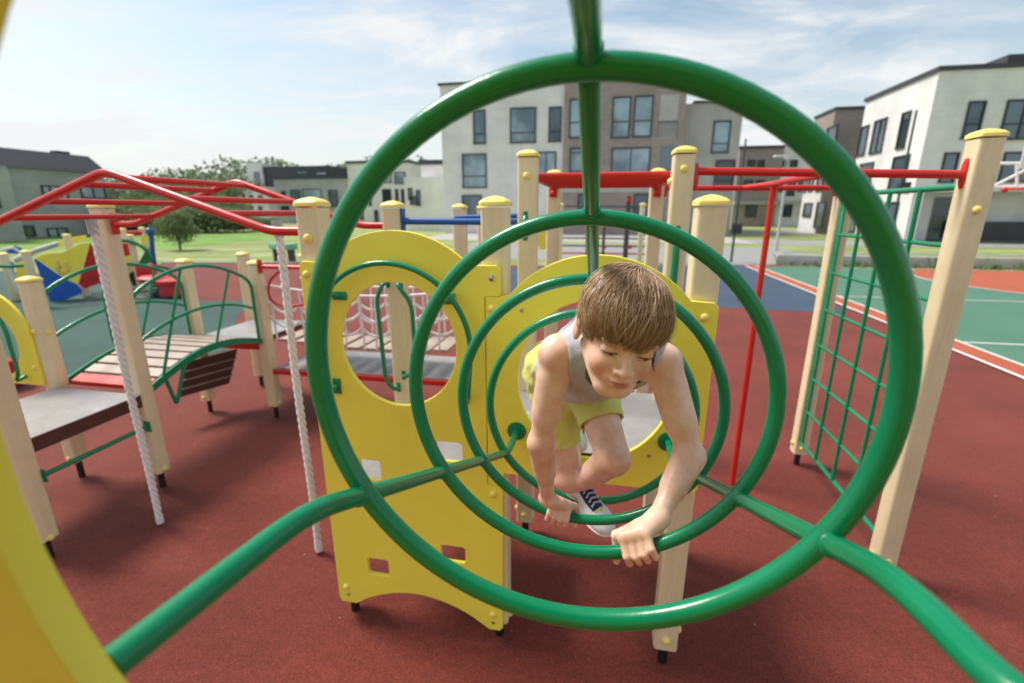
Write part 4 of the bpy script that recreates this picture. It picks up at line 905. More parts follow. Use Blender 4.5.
F2.bar([(125, 264), (145, 264), (160, 266), (171, 268.5)], 0.03, -0.2).build('green_rail', M['green'], sc2)
F2.bar([(146, 266), (150, 275), (155, 268)], 0.04, -0.1).build('green_brace', M['green'], sc2)
F2.slab([(127, 276), (133, 272), (141, 283), (134, 287)], 0.1, 0.1).build('rubber_flap', M['black'], sc2)
p_ = on_z(157, 296)
rk = thing_w('spring_rider', 'low red spring rocker with dark base on the teal ground', 'spring rider', p_)
MB().lathe(p_, [(0.42, 0.005), (0.42, 0.03), (0.36, 0.05)], 24).build('base_ring', M['black'], rk)
MB().tube([p_ + Vector((0.10 * math.cos(q * 0.9), 0.10 * math.sin(q * 0.9), 0.04 + 0.009 * q)) for q in range(30)], 0.015, 8).build('spring', M['dark_metal'], rk)
MB().lathe(p_ + Vector((0, 0, 0.30)), [(0.05, 0), (0.26, 0.02), (0.30, 0.09), (0.2, 0.14), (0.05, 0.15)], 20).box(p_ + Vector((-0.2, 0.1, 0.5)), (0.35, 0.08, 0.30), 0.5, 0.03).build('seat', M['red_board'], rk)
p_ = on_z(175, 297)
rk2 = thing_w('bollard_seat', 'stubby red round seat beside the spring rocker', 'seat', p_)
MB().lathe(p_, [(0.24, 0.005), (0.25, 0.1), (0.22, 0.26), (0.28, 0.28), (0.28, 0.36), (0.1, 0.40)], 20).build('body', M['red_board'], rk2)
MB().lathe(p_, [(0.27, 0.005), (0.27, 0.05)], 20).build('base_ring', M['black'], rk2)
p_ = on_z(8, 386)
bs = thing_w('spring_rider', 'pale red roller end glimpsed through the hole of the left yellow panel', 'spring rider', p_)
MB().lathe(p_ + Vector((-0.25, 0.1, 0.16)), [(0.13, 0), (0.15, 0.03), (0.15, 0.42), (0.13, 0.46)], 24, Vector((0.9, -0.42, 0))).build('roller', M['red_board'], bs)
MB().lathe(p_ + Vector((0.155, -0.09, 0.16)), [(0.055, 0), (0.055, 0.012)], 16, Vector((0.9, -0.42, 0))).build('hub', M['black'], bs)
for q in (-0.2, 0.1): MB().box(p_ + Vector((q, 0.1 - q * 0.45 - 0.1, 0.02)), (0.05, 0.2, 0.04)).build('leg', M['dark_metal'], bs)
# ------------------------------------------------------------------ workout posts, lamp, court mast, hoop, bins
wk = thing_w('workout_bars', 'dark grey workout posts with red clamps and thin bars behind the tower', 'exercise bars', on_z(610, 262))
FW = Face(612, 262)
for (x, yt, w_) in ((588, 222, 0.045), (604.5, 222, 0.05), (629, 196, 0.085)):
    p0 = FW.at(x, yt); pg = FW.at(x, 262); po = MB().tube([Vector((p0.x, p0.y, 0.01)), p0], w_, 12).build('post', M['dark_metal'], wk)
    for yy in (yt + 4, 247): q = FW.at(x, yy); MB().lathe((q.x, q.y, q.z - 0.06), [(w_ * 1.25, 0), (w_ * 1.25, 0.12)], 12).build('clamp', M['red'], po)
for (y, m_) in ((238, 'dark_metal'), (245.5, 'dark_metal'), (253, 'red'), (206, 'dark_metal')): FW.bar([(562, y), (645, y + 1)], 0.028).build('bar', M[m_], wk)
for (x, yt, dep, lab) in ((562, 204, -0.3, 'small cream post beyond the ladder, left of the workout bars'), (642.5, 204, -0.3, 'small cream post beyond the ladder, right of the workout bars')):
    p0 = FW.at(x, yt, dep); t = thing_w('wooden_post', lab, 'post', Vector((p0.x, p0.y, 0)), 'cream wooden posts of the playground')
    MB().box((p0.x, p0.y, p0.z / 2), (0.16, 0.16, p0.z - 0.04), -YAW, 0.02).build('shaft', M['wood'], t)
    MB().lathe((p0.x, p0.y, p0.z - 0.02), [(0.115, -0.03), (0.12, 0.01), (0.06, 0.04), (0.005, 0.05)], 16).build('cap', M['yellow_edge'], t)
FY = Face(543, 300)
yb = thing_w('yellow_tower_wall', 'small yellow board behind the tall post left of the top bar', 'play panel', FY.p)
FY.slab([(536, 230), (546, 231), (546, 249), (541, 250), (536, 243)], 0.02).build('board', M['yellow'], yb)
p_ = on_z(770, 263); p_ = Vector((p_.x, p_.y, 0)) * 1.35
lp = thing_w('street_lamp', 'thin grey street lamp with a white head behind the red fire pole', 'street lamp', p_)
FL = Face(774, 250); q0 = FL.at(774, 262); q1 = FL.at(781, 158)
MB().tube([Vector((q0.x, q0.y, 0)), Vector((q0.x, q0.y, q1.z))], [0.07, 0.04], 10).build('pole', M['galv'], lp)
MB().tube([Vector((q0.x, q0.y, q1.z)), Vector((q0.x - 0.25, q0.y, q1.z + 0.06))], 0.03, 8).box((q0.x - 0.42, q0.y, q1.z + 0.06), (0.5, 0.2, 0.07), 0, 0.02).build('lamp_head', M['white_metal'], lp)
lp.location = Vector((q0.x, q0.y, 0))
for c_ in lp.children: c_.location = p_ - lp.location
for (x, yg, yt, lab) in ((731, 262, 139, 'tall thin green court mast left of the red fire pole'), (884, 268, 112, 'tall thin green court mast in front of the right white block')):
    FM = Face(x, yg); g0 = FM.p; zt_ = FM.at(x + 14, yt).z
    t = thing_w('court_mast', lab, 'mast', Vector((g0.x, g0.y, 0)), 'green court masts')
    MB().tube([Vector((g0.x, g0.y, 0)), Vector((g0.x, g0.y, zt_))], [0.042, 0.028], 10).build('pole', M['mast_green'], t)
    MB().box((g0.x, g0.y - 0.1, 1.15 if x < 800 else 2.4), (0.34, 0.16, 0.34), 0, 0.02).build('box', M['frame'], t)
FH = Face(1010, 268)
hp_ = thing_w('basketball_hoop', 'white basketball hoop bracket with red rim at the right edge', 'basketball hoop', FH.p)
for pts in ([(992, 187), (1024, 171), (1060, 152)], [(1000, 163.5), (1060, 163)], [(992, 187), (1060, 186)], [(1017, 164), (1017, 187)]): FH.bar(pts, 0.045).build('arm', M['white_metal'], hp_)
c_ = FH.at(1028, 189, -0.3)
MB().tube([c_ + Vector((0.42 * math.cos(q), 0.42 * math.sin(q), 0)) for q in np.linspace(0, 2 * math.pi, 33)[:-1]], 0.028, 8, closed=True).build('rim', M['red'], hp_)
MB().ball(FH.at(1005, 190, -0.3), 0.09).build('rim_end', M['red'], hp_)
q_ = FH.at(1062, 240); MB().tube([Vector((q_.x, q_.y, 0)), Vector((q_.x, q_.y, FH.at(1062, 120).z))], 0.09, 12).build('pole', M['white_metal'], hp_)
MB().box(FH.at(1060, 150, -0.15), (1.6, 0.05, 1.0), -0.4).build('backboard', M['white_metal'], hp_)
p_ = on_z(808, 228)
cb = thing_w('waste_bin', 'small dark bin on the far grass before the distant flats', 'bin', p_)
MB().box(p_ + Vector((0, 0, 1.0)), (1.0, 0.9, 1.9), 0.2, 0.05).build('body', M['frame'], cb); MB().box(p_ + Vector((0, 0, 2.0)), (1.1, 1.0, 0.1), 0.2, 0.03).build('lid', M['dark_metal'], cb)
p_ = on_z(285, 262)
gb = thing_w('bench', 'low green board bench far behind the red railing', 'bench', p_)
MB().box(p_ + Vector((0, 0, 0.55)), (1.1, 0.35, 0.2), -0.5, 0.02).build('seat', paint('pale_green', srgb(110, 186, 150), 0.5), gb)
for q in (-0.4, 0.4): MB().box(p_ + Vector((q * 0.85, -q * 0.45, 0.23)), (0.08, 0.25, 0.45), -0.5).build('leg', M['dark_metal'], gb)
# ------------------------------------------------------------------ the boy: one continuous body grown from a distance field
def C(px, py, t): return np.array(cam_pt(px, py, t)[:])
class Field:
    def __init__(s, lo, hi, h):
        s.lo = np.array(lo, float); s.h = h; s.n = np.ceil((np.array(hi) - s.lo) / h).astype(int) + 1
        s.d = np.full(s.n, 1.0, np.float32)
    def box(s, lo, hi, pad):
        i0 = np.maximum(np.floor((np.array(lo) - pad - s.lo) / s.h).astype(int), 0); i1 = np.minimum(np.ceil((np.array(hi) + pad - s.lo) / s.h).astype(int) + 1, s.n)
        ax = [s.lo[k] + s.h * np.arange(i0[k], i1[k]) for k in range(3)]
        sl = tuple(slice(i0[k], i1[k]) for k in range(3))
        return sl, ax
    def pts(s, ax): return np.stack(np.meshgrid(*ax, indexing='ij'), -1).astype(np.float32)
    def op(s, dist, lo, hi, k, mode, pad=0.02):
        if np.any(np.array(hi) + pad < s.lo) or np.any(np.array(lo) - pad > s.lo + s.n * s.h): return
        sl, ax = s.box(lo, hi, pad + k)
        P = s.pts(ax)
        if P.size == 0: return
        b = dist(P); a = s.d[sl]
        if mode == 'add':
            if k > 0: q = np.maximum(k - np.abs(a - b), 0) / k; r = np.minimum(a, b) - q * q * k * 0.25
            else: r = np.minimum(a, b)
        else:
            b = -b
            if k > 0: q = np.maximum(k - np.abs(a - b), 0) / k; r = np.maximum(a, b) + q * q * k * 0.25
            else: r = np.maximum(a, b)
        s.d[sl] = r
    def cap(s, a, b, ra, rb, k=0.01, mode='add'):
        a = np.array(a, float); b = np.array(b, float); ab = b - a; L2 = ab @ ab + 1e-12
        def f(P):
            q = P - a.astype(np.float32); t = np.clip((q @ ab.astype(np.float32)) / L2, 0, 1); return np.linalg.norm(q - t[..., None] * ab.astype(np.float32), axis=-1) - (ra + (rb - ra) * t)
        m = max(ra, rb); s.op(f, np.minimum(a, b) - m, np.maximum(a, b) + m, k, mode)
    def ell(s, c, R, rad, k=0.01, mode='add'):
        c = np.array(c, np.float32); R = np.array(R, np.float32); rad = np.array(rad, np.float32)
        def f(P):
            q = (P - c) @ R.T; k0 = np.linalg.norm(q / rad, axis=-1); k1 = np.linalg.norm(q / (rad * rad), axis=-1) + 1e-9; return k0 * (k0 - 1) / k1
        m = float(rad.max()); s.op(f, c - m, c + m, k, mode)
    def plane(s, p, n, k=0.0):                           # keep the side the normal points away from
        P = s.pts([s.lo[q] + s.h * np.arange(s.n[q]) for q in range(3)]); n = np.array(n, float) / np.linalg.norm(n)
        b = (P - np.array(p, np.float32)) @ n.astype(np.float32); a = s.d
        if k > 0: q = np.maximum(k - np.abs(a - b), 0) / k; s.d = np.maximum(a, b) + q * q * k * 0.25
        else: s.d = np.maximum(a, b)
    def surface(s):
        d = s.d; neg = d < 0; nx, ny, nz = d.shape
        c = neg[:-1, :-1, :-1].astype(np.int8)
        tot = np.zeros((nx - 1, ny - 1, nz - 1), np.int8)
        for i in (0, 1):
            for j in (0, 1):
                for k in (0, 1): tot += neg[i:nx - 1 + i, j:ny - 1 + j, k:nz - 1 + k]
        act = (tot > 0) & (tot < 8); ids = np.full(act.shape, -1, np.int64); idx = np.argwhere(act); ids[act] = np.arange(len(idx))
        acc = np.zeros((len(idx), 3)); cnt = np.zeros(len(idx))
        cor = [(i, j, k) for i in (0, 1) for j in (0, 1) for k in (0, 1)]
        val = {q: d[idx[:, 0] + q[0], idx[:, 1] + q[1], idx[:, 2] + q[2]] for q in cor}
        for p in cor:
            for ax in range(3):
                if p[ax] == 0:
                    q = list(p); q[ax] = 1; q = tuple(q); a, b = val[p], val[q]; m = (a < 0) != (b < 0)
                    t = np.where(m, a / np.where(m, a - b, 1), 0); v = np.array(p, float)[None] + t[:, None] * (np.array(q, float) - np.array(p, float))[None]
                    acc[m] += v[m]; cnt[m] += 1
        V = s.lo + s.h * (idx + acc / np.maximum(cnt, 1)[:, None])
        quads = []
        for ax in range(3):
            u, w_ = [(1, 2), (2, 0), (0, 1)][ax]
            sa = [slice(None)] * 3; sb = [slice(None)] * 3; sa[ax] = slice(0, -1); sb[ax] = slice(1, None)
            na, nb = neg[tuple(sa)], neg[tuple(sb)]; E = np.argwhere(na != nb)
            E = E[(E[:, u] > 0) & (E[:, w_] > 0) & (E[:, u] < d.shape[u] - 1) & (E[:, w_] < d.shape[w_] - 1)]
            f = na[E[:, 0], E[:, 1], E[:, 2]]
            def cid(du, dw):
                q = E.copy(); q[:, u] -= du; q[:, w_] -= dw; return ids[q[:, 0], q[:, 1], q[:, 2]]
            Q = np.stack([cid(1, 1), cid(0, 1), cid(0, 0), cid(1, 0)], 1); Q[~f] = Q[~f][:, ::-1]; quads.append(Q)
        Q = np.concatenate(quads); Q = Q[(Q >= 0).all(1)]
        return V, Q
    def mesh(s, name, org, it=2):
        V, Q = s.surface()
        for _ in range(it):                              # light smoothing
            acc = np.zeros_like(V); cnt = np.zeros(len(V))
            for a, b in ((0, 1), (1, 2), (2, 3), (3, 0)):
                np.add.at(acc, Q[:, a], V[Q[:, b]]); np.add.at(acc, Q[:, b], V[Q[:, a]]); np.add.at(cnt, Q[:, a], 1); np.add.at(cnt, Q[:, b], 1)
            V = 0.5 * V + 0.5 * acc / np.maximum(cnt, 1)[:, None]
        V = V - np.array(org)
        me = bpy.data.meshes.new(name); me.vertices.add(len(V)); me.vertices.foreach_set('co', V.reshape(-1).astype(np.float32))
        me.loops.add(len(Q) * 4); me.loops.foreach_set('vertex_index', Q.reshape(-1).astype(np.int32)); me.polygons.add(len(Q))
        me.polygons.foreach_set('loop_start', np.arange(len(Q), dtype=np.int32) * 4)
        me.polygons.foreach_set('use_smooth', [True] * len(Q)); me.update(calc_edges=True); me.validate(); return me, V
unit = lambda a: a / np.linalg.norm(a)
camR = np.array([1.0, 0, 0]); camU = np.array([0, SP, CP]); camF = np.array([0, CP, -SP])
# joints (left and right are the boy's own)
shL, shR = C(663, 363, 0.965), C(557, 354, 0.990)
elL, wrL = C(690, 455, 0.940), C(657, 519, 0.866)
elR, wrR = C(541, 441, 1.055), C(548, 499, 1.145)
hipL, hipR = C(587, 374, 1.36), C(548, 370, 1.40)
knL, anL = C(613, 458, 1.235), C(580, 484, 1.44)
knR, anR = C(567, 476, 1.44), C(571, 436, 1.69)
neck = C(620, 352, 0.965)
HC = C(621, 327, 0.850)                                  # middle of the head
# head frame: X to the boy's left, Y out of the face, Z to the crown
hp = math.radians(31); ro = math.radians(11); ya = math.radians(4)
Y0 = -math.sin(hp) * camU - math.cos(hp) * camF; Z0 = math.cos(hp) * camU - math.sin(hp) * camF; X0 = camR.copy()
def rot(v, ax, a): return v * math.cos(a) + np.cross(ax, v) * math.sin(a) + ax * (ax @ v) * (1 - math.cos(a))
HX, HY, HZ = [rot(v, camF, ro) for v in (X0, Y0, Z0)]
HX, HY = rot(HX, HZ, ya), rot(HY, HZ, ya)
HR = np.stack([HX, HY, HZ])
def Hd(x, y, z): return HC + x * HX + y * HY + z * HZ
allp = np.array([shL, shR, elL, wrL, elR, wrR, hipL, hipR, knL, anL, knR, anR, HC])
hb_ = 0.0024
bf = Field(allp.min(0) - [0.11, 0.16, 0.14], allp.max(0) + [0.12, 0.14, 0.15], hb_)
def head(F):
    e = lambda c, r, k=0.012, m='add': F.ell(Hd(*c), HR, r, k, m)
    c_ = lambda a, b, ra, rb, k=0.008, m='add': F.cap(Hd(*a), Hd(*b), ra, rb, k, m)
    e((0, -0.010, 0.022), (0.070, 0.088, 0.077)); e((0, 0.020, -0.020), (0.0530, 0.066, 0.072), 0.02)
    e((0, 0.034, -0.060), (0.040, 0.046, 0.044), 0.02); c_((-0.010, 0.066, -0.090), (0.010, 0.066, -0.090), 0.0155, 0.0155, 0.02)
    for s_ in (-1, 1):
        e((s_ * 0.0295, 0.054, -0.040), (0.0235, 0.0245, 0.025), 0.016)
        c_((s_ * 0.049, -0.005, -0.048), (s_ * 0.021, 0.058, -0.086), 0.014, 0.013, 0.018)       # jaw
        e((s_ * 0.030, 0.094, -0.004), (0.018, 0.016, 0.013), 0.014, 'sub')                      # socket
        e((s_ * 0.030, 0.0700, -0.006), (0.0155, 0.0138, 0.0120), 0.003)                         # lidded eye
        c_((s_ * 0.018, 0.0835, 0.012), (s_ * 0.044, 0.0745, 0.012), 0.006, 0.005, 0.012)        # brow
        e((s_ * 0.073, -0.012, -0.018), (0.008, 0.019, 0.028), 0.006)                            # ear
    c_((0, 0.080, 0.008), (0, 0.0990, -0.030), 0.0060, 0.0076, 0.011); e((0, 0.1005, -0.0335), (0.0100, 0.0090, 0.0080), 0.006)
    for s_ in (-1, 1): e((s_ * 0.0108, 0.0915, -0.0365), (0.0070, 0.0085, 0.0060), 0.005); e((s_ * 0.0052, 0.0970, -0.0425), (0.0030, 0.0042, 0.0028), 0.003, 'sub')
    e((0, 0.080, -0.058), (0.026, 0.013, 0.016), 0.012)                                          # muzzle
    e((0, 0.0915, -0.0565), (0.0175, 0.0055, 0.0038), 0.004); e((0, 0.0895, -0.0650), (0.0150, 0.0065, 0.0048), 0.004)
    for s_ in (-1, 1): c_((0, 0.0975, -0.0608), (s_ * 0.0215, 0.0860, -0.0590), 0.0012, 0.0012, 0.003, 'sub')
def arm(F, sh, el, wr):
    F.cap(sh, el, 0.0312, 0.0255, 0.02); F.ell(sh, np.eye(3), (0.0355,) * 3, 0.02)
    up = unit(el - sh); m_ = sh + 0.42 * (el - sh); F.cap(sh + 0.25 * (el - sh), sh + 0.65 * (el - sh), 0.0308, 0.0285, 0.02)
    F.cap(el, wr, 0.0248, 0.0170, 0.014); F.cap(el + 0.12 * (wr - el), el + 0.5 * (wr - el), 0.0268, 0.0220, 0.02)
    F.ell(el, np.eye(3), (0.0258,) * 3, 0.010); F.ell(el + 0.012 * unit(2 * el - sh - wr), np.eye(3), (0.018,) * 3, 0.012)
RING = lambda i, ang, rad=RR: np.array(S(RC[i][0] + rad * math.cos(math.radians(ang)), RC[i][1], RC[i][2] + rad * math.sin(math.radians(ang)))[:])
e1, e2 = np.array(E1[:]), np.array(E2[:]); ez = np.array([0, 0, 1.0])
nails = []
def hand(F, ring, ang0, side, wr, spread=0.0155, curl=1.0):
    """four fingers curl over the tube from inside the ring toward the viewer and under it; side = +1 when the thumb lies toward -tangent."""
    def frame(ang):
        a = math.radians(ang); rad = math.cos(a) * e1 + math.sin(a) * ez; tan = -math.sin(a) * e1 + math.cos(a) * ez
        return RING(ring, ang), -rad, tan                # inner direction points to the ring's middle
    dang = math.degrees(spread / RR)
    kn = []
    lens = [0.96, 1.06, 1.0, 0.84]                       # index .. little
    for f in range(4):
        ang = ang0 + side * (f - 1.5) * dang
        c, inn, tan = frame(ang)
        def P(th, r, dt=0.0):                            # th: 0 inside the ring, 90 toward the viewer, 180 outside
            t_ = math.radians(th); return c + r * (math.cos(t_) * inn - math.sin(t_) * e2) + dt * tan
        l = lens[f]; rt_ = RT
        K = P(8, rt_ + 0.0195 + 0.003 * (1 - abs(f - 1.2) / 2)); A_ = P(8 + 66 * l, rt_ + 0.0145); B_ = P(8 + 128 * l, rt_ + 0.0085); T_ = P(8 + 186 * l, rt_ + 0.0070)
        F.cap(K, A_, 0.0084, 0.0073, 0.003); F.cap(A_, B_, 0.0072, 0.0065, 0.0015); F.cap(B_, T_, 0.0065, 0.0056, 0.0015)
        F.ell(A_, np.eye(3), (0.0077,) * 3, 0.0015)
        nails.append((B_ + 0.55 * (T_ - B_), unit(B_ + 0.55 * (T_ - B_) - c), unit(T_ - B_), tan))
        kn.append(K)
    for f in range(4):                                   # palm: metacarpals to the wrist
        w_ = wr + (kn[f] - np.mean(kn, 0)) * 0.55
        F.cap(kn[f], w_, 0.0092, 0.0115, 0.010)
        F.ell(kn[f], np.eye(3), (0.0102,) * 3, 0.004)
    F.cap(wr, np.mean(kn, 0) + 0.35 * (wr - np.mean(kn, 0)), 0.0175, 0.0140, 0.012)
    # thumb: leaves the index side of the palm, round the back of the tube and under it
    ang = ang0 - side * 1.5 * dang; c, inn, tan = frame(ang - side * dang * 0.9)
    def P(th, r, dt=0.0):
        t_ = math.radians(th); return c + r * (math.cos(t_) * inn - math.sin(t_) * e2) + dt * tan
    base = kn[0] + 0.62 * (wr - kn[0]) + (-side) * tan * 0.010
    m1, m2, m3 = P(-52, RT + 0.0165, -side * 0.002), P(-115, RT + 0.0095, -side * 0.006), P(-172, RT + 0.0085, -side * 0.010)
    F.cap(base, m1, 0.0125, 0.0100, 0.008); F.cap(m1, m2, 0.0096, 0.0085, 0.003); F.cap(m2, m3, 0.0085, 0.0068, 0.002)
def torso(F, grow=0.0):
    mid = (shL + shR) / 2; hm = (hipL + hipR) / 2; sp_ = unit(hm - mid); lat = unit(shL - shR); lat = unit(lat - sp_ * (lat @ sp_)); dor = np.cross(lat, sp_)
    if dor[2] < 0: dor = -dor
    R_ = np.stack([lat, dor, sp_]); Ls = np.linalg.norm(hm - mid); g = grow
    F.ell(mid + sp_ * 0.10 + dor * 0.010, R_, (0.108 + g, 0.076 + g, 0.135 + g), 0.03)
    F.ell(mid + sp_ * 0.24 + dor * 0.004, R_, (0.096 + g, 0.070 + g, 0.14 + g), 0.03)
    F.cap(mid + dor * 0.066 + sp_ * 0.035, mid + sp_ * 0.2 + dor * 0.050, 0.062 + g, 0.064 + g, 0.03)
    for s_, sh in ((1, shL), (-1, shR)):
        F.cap(neck + lat * s_ * 0.03 + dor * 0.018, sh - lat * s_ * 0.010 + dor * 0.008, 0.032 + g, 0.031 + g, 0.03)
        F.cap(sh - lat * s_ * 0.02 + sp_ * 0.02, mid + sp_ * 0.12 + lat * s_ * 0.075, 0.036 + g, 0.034 + g, 0.03)
    return mid, hm, sp_, lat, dor, R_
def pelvis(F, g=0.0):
    hm = (hipL + hipR) / 2; lat = unit(hipL - hipR); sp_ = unit(hm - (shL + shR) / 2); lat = unit(lat - sp_ * (lat @ sp_)); dor = np.cross(lat, sp_)
    if dor[2] < 0: dor = -dor
    F.ell(hm + dor * 0.005 - sp_ * 0.01, np.stack([lat, dor, sp_]), (0.100 + g, 0.082 + g, 0.092 + g), 0.03)
mid, hm, sp_, lat, dor, TR = torso(bf); pelvis(bf)
bf.cap(neck + 0.02 * unit(hm - mid), Hd(0, -0.028, -0.04), 0.040, 0.036, 0.02)
head(bf)
for sh, el, wr in ((shL, elL, wrL), (shR, elR, wrR)): arm(bf, sh, el, wr)
hand(bf, 1, 292, 1, wrL, 0.0155)
hand(bf, 2, 258.5, -1, wrR, 0.0150)
for hip, kn_, an_ in ((hipL, knL, anL), (hipR, knR, anR)):
    bf.cap(hip, kn_, 0.062, 0.043, 0.03); bf.cap(kn_, an_, 0.039, 0.025, 0.018); bf.cap(kn_ + 0.12 * (an_ - kn_), kn_ + 0.5 * (an_ - kn_), 0.037, 0.035, 0.02)
    fw = unit(unit(kn_ - hip) - unit(an_ - kn_)); bf.ell(kn_ + fw * 0.010, np.eye(3), (0.036,) * 3, 0.015)
BORG = Vector(tuple(((knL + hm) / 2))); BORG = Vector((BORG.x, BORG.y, RC[3][2] - RR))
boy = thing_w('person', 'boy in grey tank top and lime shorts crawling through the green rings', 'person', BORG)
me, V = bf.mesh('body', BORG, 1)
# skin tone with redder lips, knuckles, knees, elbows and cheeks
Vw = V + np.array(BORG)
col = np.ones((len(V), 4), np.float32); red = np.zeros(len(V)); lip = np.zeros(len(V)); lash = np.zeros(len(V)); scl = np.zeros(len(V))
def spot(c, r): return np.exp(-(np.linalg.norm(Vw - c, axis=1) / r) ** 2)
for s_ in (-1, 1): red += 0.55 * spot(Hd(s_ * 0.033, 0.072, -0.044), 0.019)
red += 0.3 * spot(Hd(0, 0.106, -0.030), 0.012)
for c in (knL, knR): red += 0.55 * spot(c, 0.045)
for c in (elL, elR): red += 0.35 * spot(c, 0.04)
for n_ in nails: red += 0.4 * spot(n_[0], 0.014)
hl_ = (Vw - HC) @ HR.T
lip = np.exp(-((hl_[:, 0] / 0.0165) ** 4) - (((hl_[:, 2] + 0.0608) / 0.0072) ** 4)) * (hl_[:, 1] > 0.085)
for s_ in (-1, 1):
    xx = hl_[:, 0] - s_ * 0.030
    zz = hl_[:, 2] + 0.0118 + 9.0 * xx ** 2; fr = hl_[:, 1] > 0.06
    lash = np.maximum(lash, np.exp(-(xx / 0.0140) ** 6 - ((zz - 0.0034) / 0.0019) ** 2) * fr)                      # upper lash line
    lash = np.maximum(lash, 0.45 * np.exp(-(xx / 0.0125) ** 6 - ((zz + 0.0034) / 0.0012) ** 2) * fr)               # lower lid edge
    lash = np.maximum(lash, np.exp(-(((xx - 0.0025) / 0.0050) ** 2 + (zz / 0.0042) ** 2) ** 3) * fr)                # lowered iris
    scl = np.maximum(scl, np.exp(-(xx / 0.0118) ** 6 - (zz / 0.0034) ** 6) * fr)
    lash = np.maximum(lash, 0.55 * np.exp(-((hl_[:, 0] - s_ * 0.031) / 0.015) ** 4 - ((hl_[:, 2] - 0.0135 + 8 * (hl_[:, 0] - s_ * 0.03) ** 2) / 0.0026) ** 2) * (hl_[:, 1] > 0.06))
ca = me.color_attributes.new('tint', 'FLOAT_COLOR', 'POINT')
col[:, 0] = np.clip(red, 0, 1); col[:, 1] = np.clip(lip, 0, 1); col[:, 2] = np.clip(lash, 0, 1); ce = me.color_attributes.new('eye_white', 'FLOAT_COLOR', 'POINT'); cw = np.ones((len(V), 4), np.float32); cw[:, 0] = np.clip(scl, 0, 1); ce.data.foreach_set('color', cw.reshape(-1)); ca.data.foreach_set('color', col.reshape(-1))
m, nt, b = new_mat('skin')
at = nt.nodes.new('ShaderNodeAttribute'); at.attribute_name = 'tint'; sc_ = nt.nodes.new('ShaderNodeSeparateColor'); nt.links.new(at.outputs['Color'], sc_.inputs[0])
geo = nt.nodes.new('ShaderNodeNewGeometry'); n_ = N(nt, 'ShaderNodeTexNoise', Scale=28.0, Detail=5.0, Roughness=0.6); nt.links.new(geo.outputs['Position'], n_.inputs['Vector'])
c0_ = ramp(nt, n_.outputs[0], [(0.28, srgb(224, 176, 152)), (0.5, srgb(236, 195, 173)), (0.72, srgb(243, 210, 192))])
prev = c0_
ae_ = nt.nodes.new('ShaderNodeAttribute'); ae_.attribute_name = 'eye_white'; se_ = nt.nodes.new('ShaderNodeSeparateColor'); nt.links.new(ae_.outputs['Color'], se_.inputs[0])
mx = nt.nodes.new('ShaderNodeMixRGB'); nt.links.new(se_.outputs[0], mx.inputs[0]); nt.links.new(prev, mx.inputs[1]); mx.inputs[2].default_value = srgb(205, 196, 190); prev = mx.outputs[0]
for k, cc in ((0, srgb(214, 128, 108)), (1, srgb(200, 118, 108)), (2, srgb(38, 22, 16))):
    mx = nt.nodes.new('ShaderNodeMixRGB'); nt.links.new(sc_.outputs[k], mx.inputs[0]); nt.links.new(prev, mx.inputs[1]); mx.inputs[2].default_value = cc; prev = mx.outputs[0]
nt.links.new(prev, b.inputs['Base Color']); b.inputs['Roughness'].default_value = 0.42; b.inputs['Specular IOR Level'].default_value = 0.5
b.inputs['Subsurface Weight'].default_value = 0.12; b.inputs['Subsurface Radius'].default_value = (0.010, 0.004, 0.002); b.inputs['Subsurface Scale'].default_value = 1.0
n2 = N(nt, 'ShaderNodeTexNoise', Scale=420.0, Detail=3.0); nt.links.new(geo.outputs['Position'], n2.inputs['Vector']); bp = N(nt, 'ShaderNodeBump', Strength=0.12, Distance=0.001)
nt.links.new(n2.outputs[0], bp.inputs['Height']); nt.links.new(bp.outputs[0], b.inputs['Normal'])
M['skin'] = m
body = link_mesh('body', me, M['skin'], boy)
# ---- clothes
def fabric(name, c, rough=0.9, scale=700, bump=0.35):
    m, nt, b = new_mat(name); geo = nt.nodes.new('ShaderNodeNewGeometry')
    v = N(nt, 'ShaderNodeTexNoise', Scale=scale, Detail=2.0); nt.links.new(geo.outputs['Position'], v.inputs['Vector'])
    cc = ramp(nt, v.outputs[0], [(0.3, mul(c, 0.86)), (0.7, mul(c, 1.12))]); nt.links.new(cc, b.inputs['Base Color']); b.inputs['Roughness'].default_value = rough
    b.inputs['Sheen Weight'].default_value = 0.25; b.inputs['Specular IOR Level'].default_value = 0.25
    w1 = N(nt, 'ShaderNodeTexNoise', Scale=34.0, Detail=4.0, Distortion=0.8); mp = nt.nodes.new('ShaderNodeMapping'); mp.inputs['Scale'].default_value = (1.0, 0.45, 1.0); nt.links.new(geo.outputs['Position'], mp.inputs[0]); nt.links.new(mp.outputs[0], w1.inputs['Vector'])
    bp = N(nt, 'ShaderNodeBump', Strength=0.5, Distance=0.006); nt.links.new(w1.outputs[0], bp.inputs['Height'])
    bp2 = N(nt, 'ShaderNodeBump', Strength=bump, Distance=0.0008); nt.links.new(v.outputs[0], bp2.inputs['Height']); nt.links.new(bp.outputs[0], bp2.inputs['Normal'])
    nt.links.new(bp2.outputs[0], b.inputs['Normal']); return m
M['grey_knit'] = fabric('grey_marl_knit', srgb(186, 189, 200)); M['navy_knit'] = fabric('navy_collar_shade', srgb(34, 36, 50)); M['lime'] = fabric('lime_jersey', srgb(214, 214, 118))
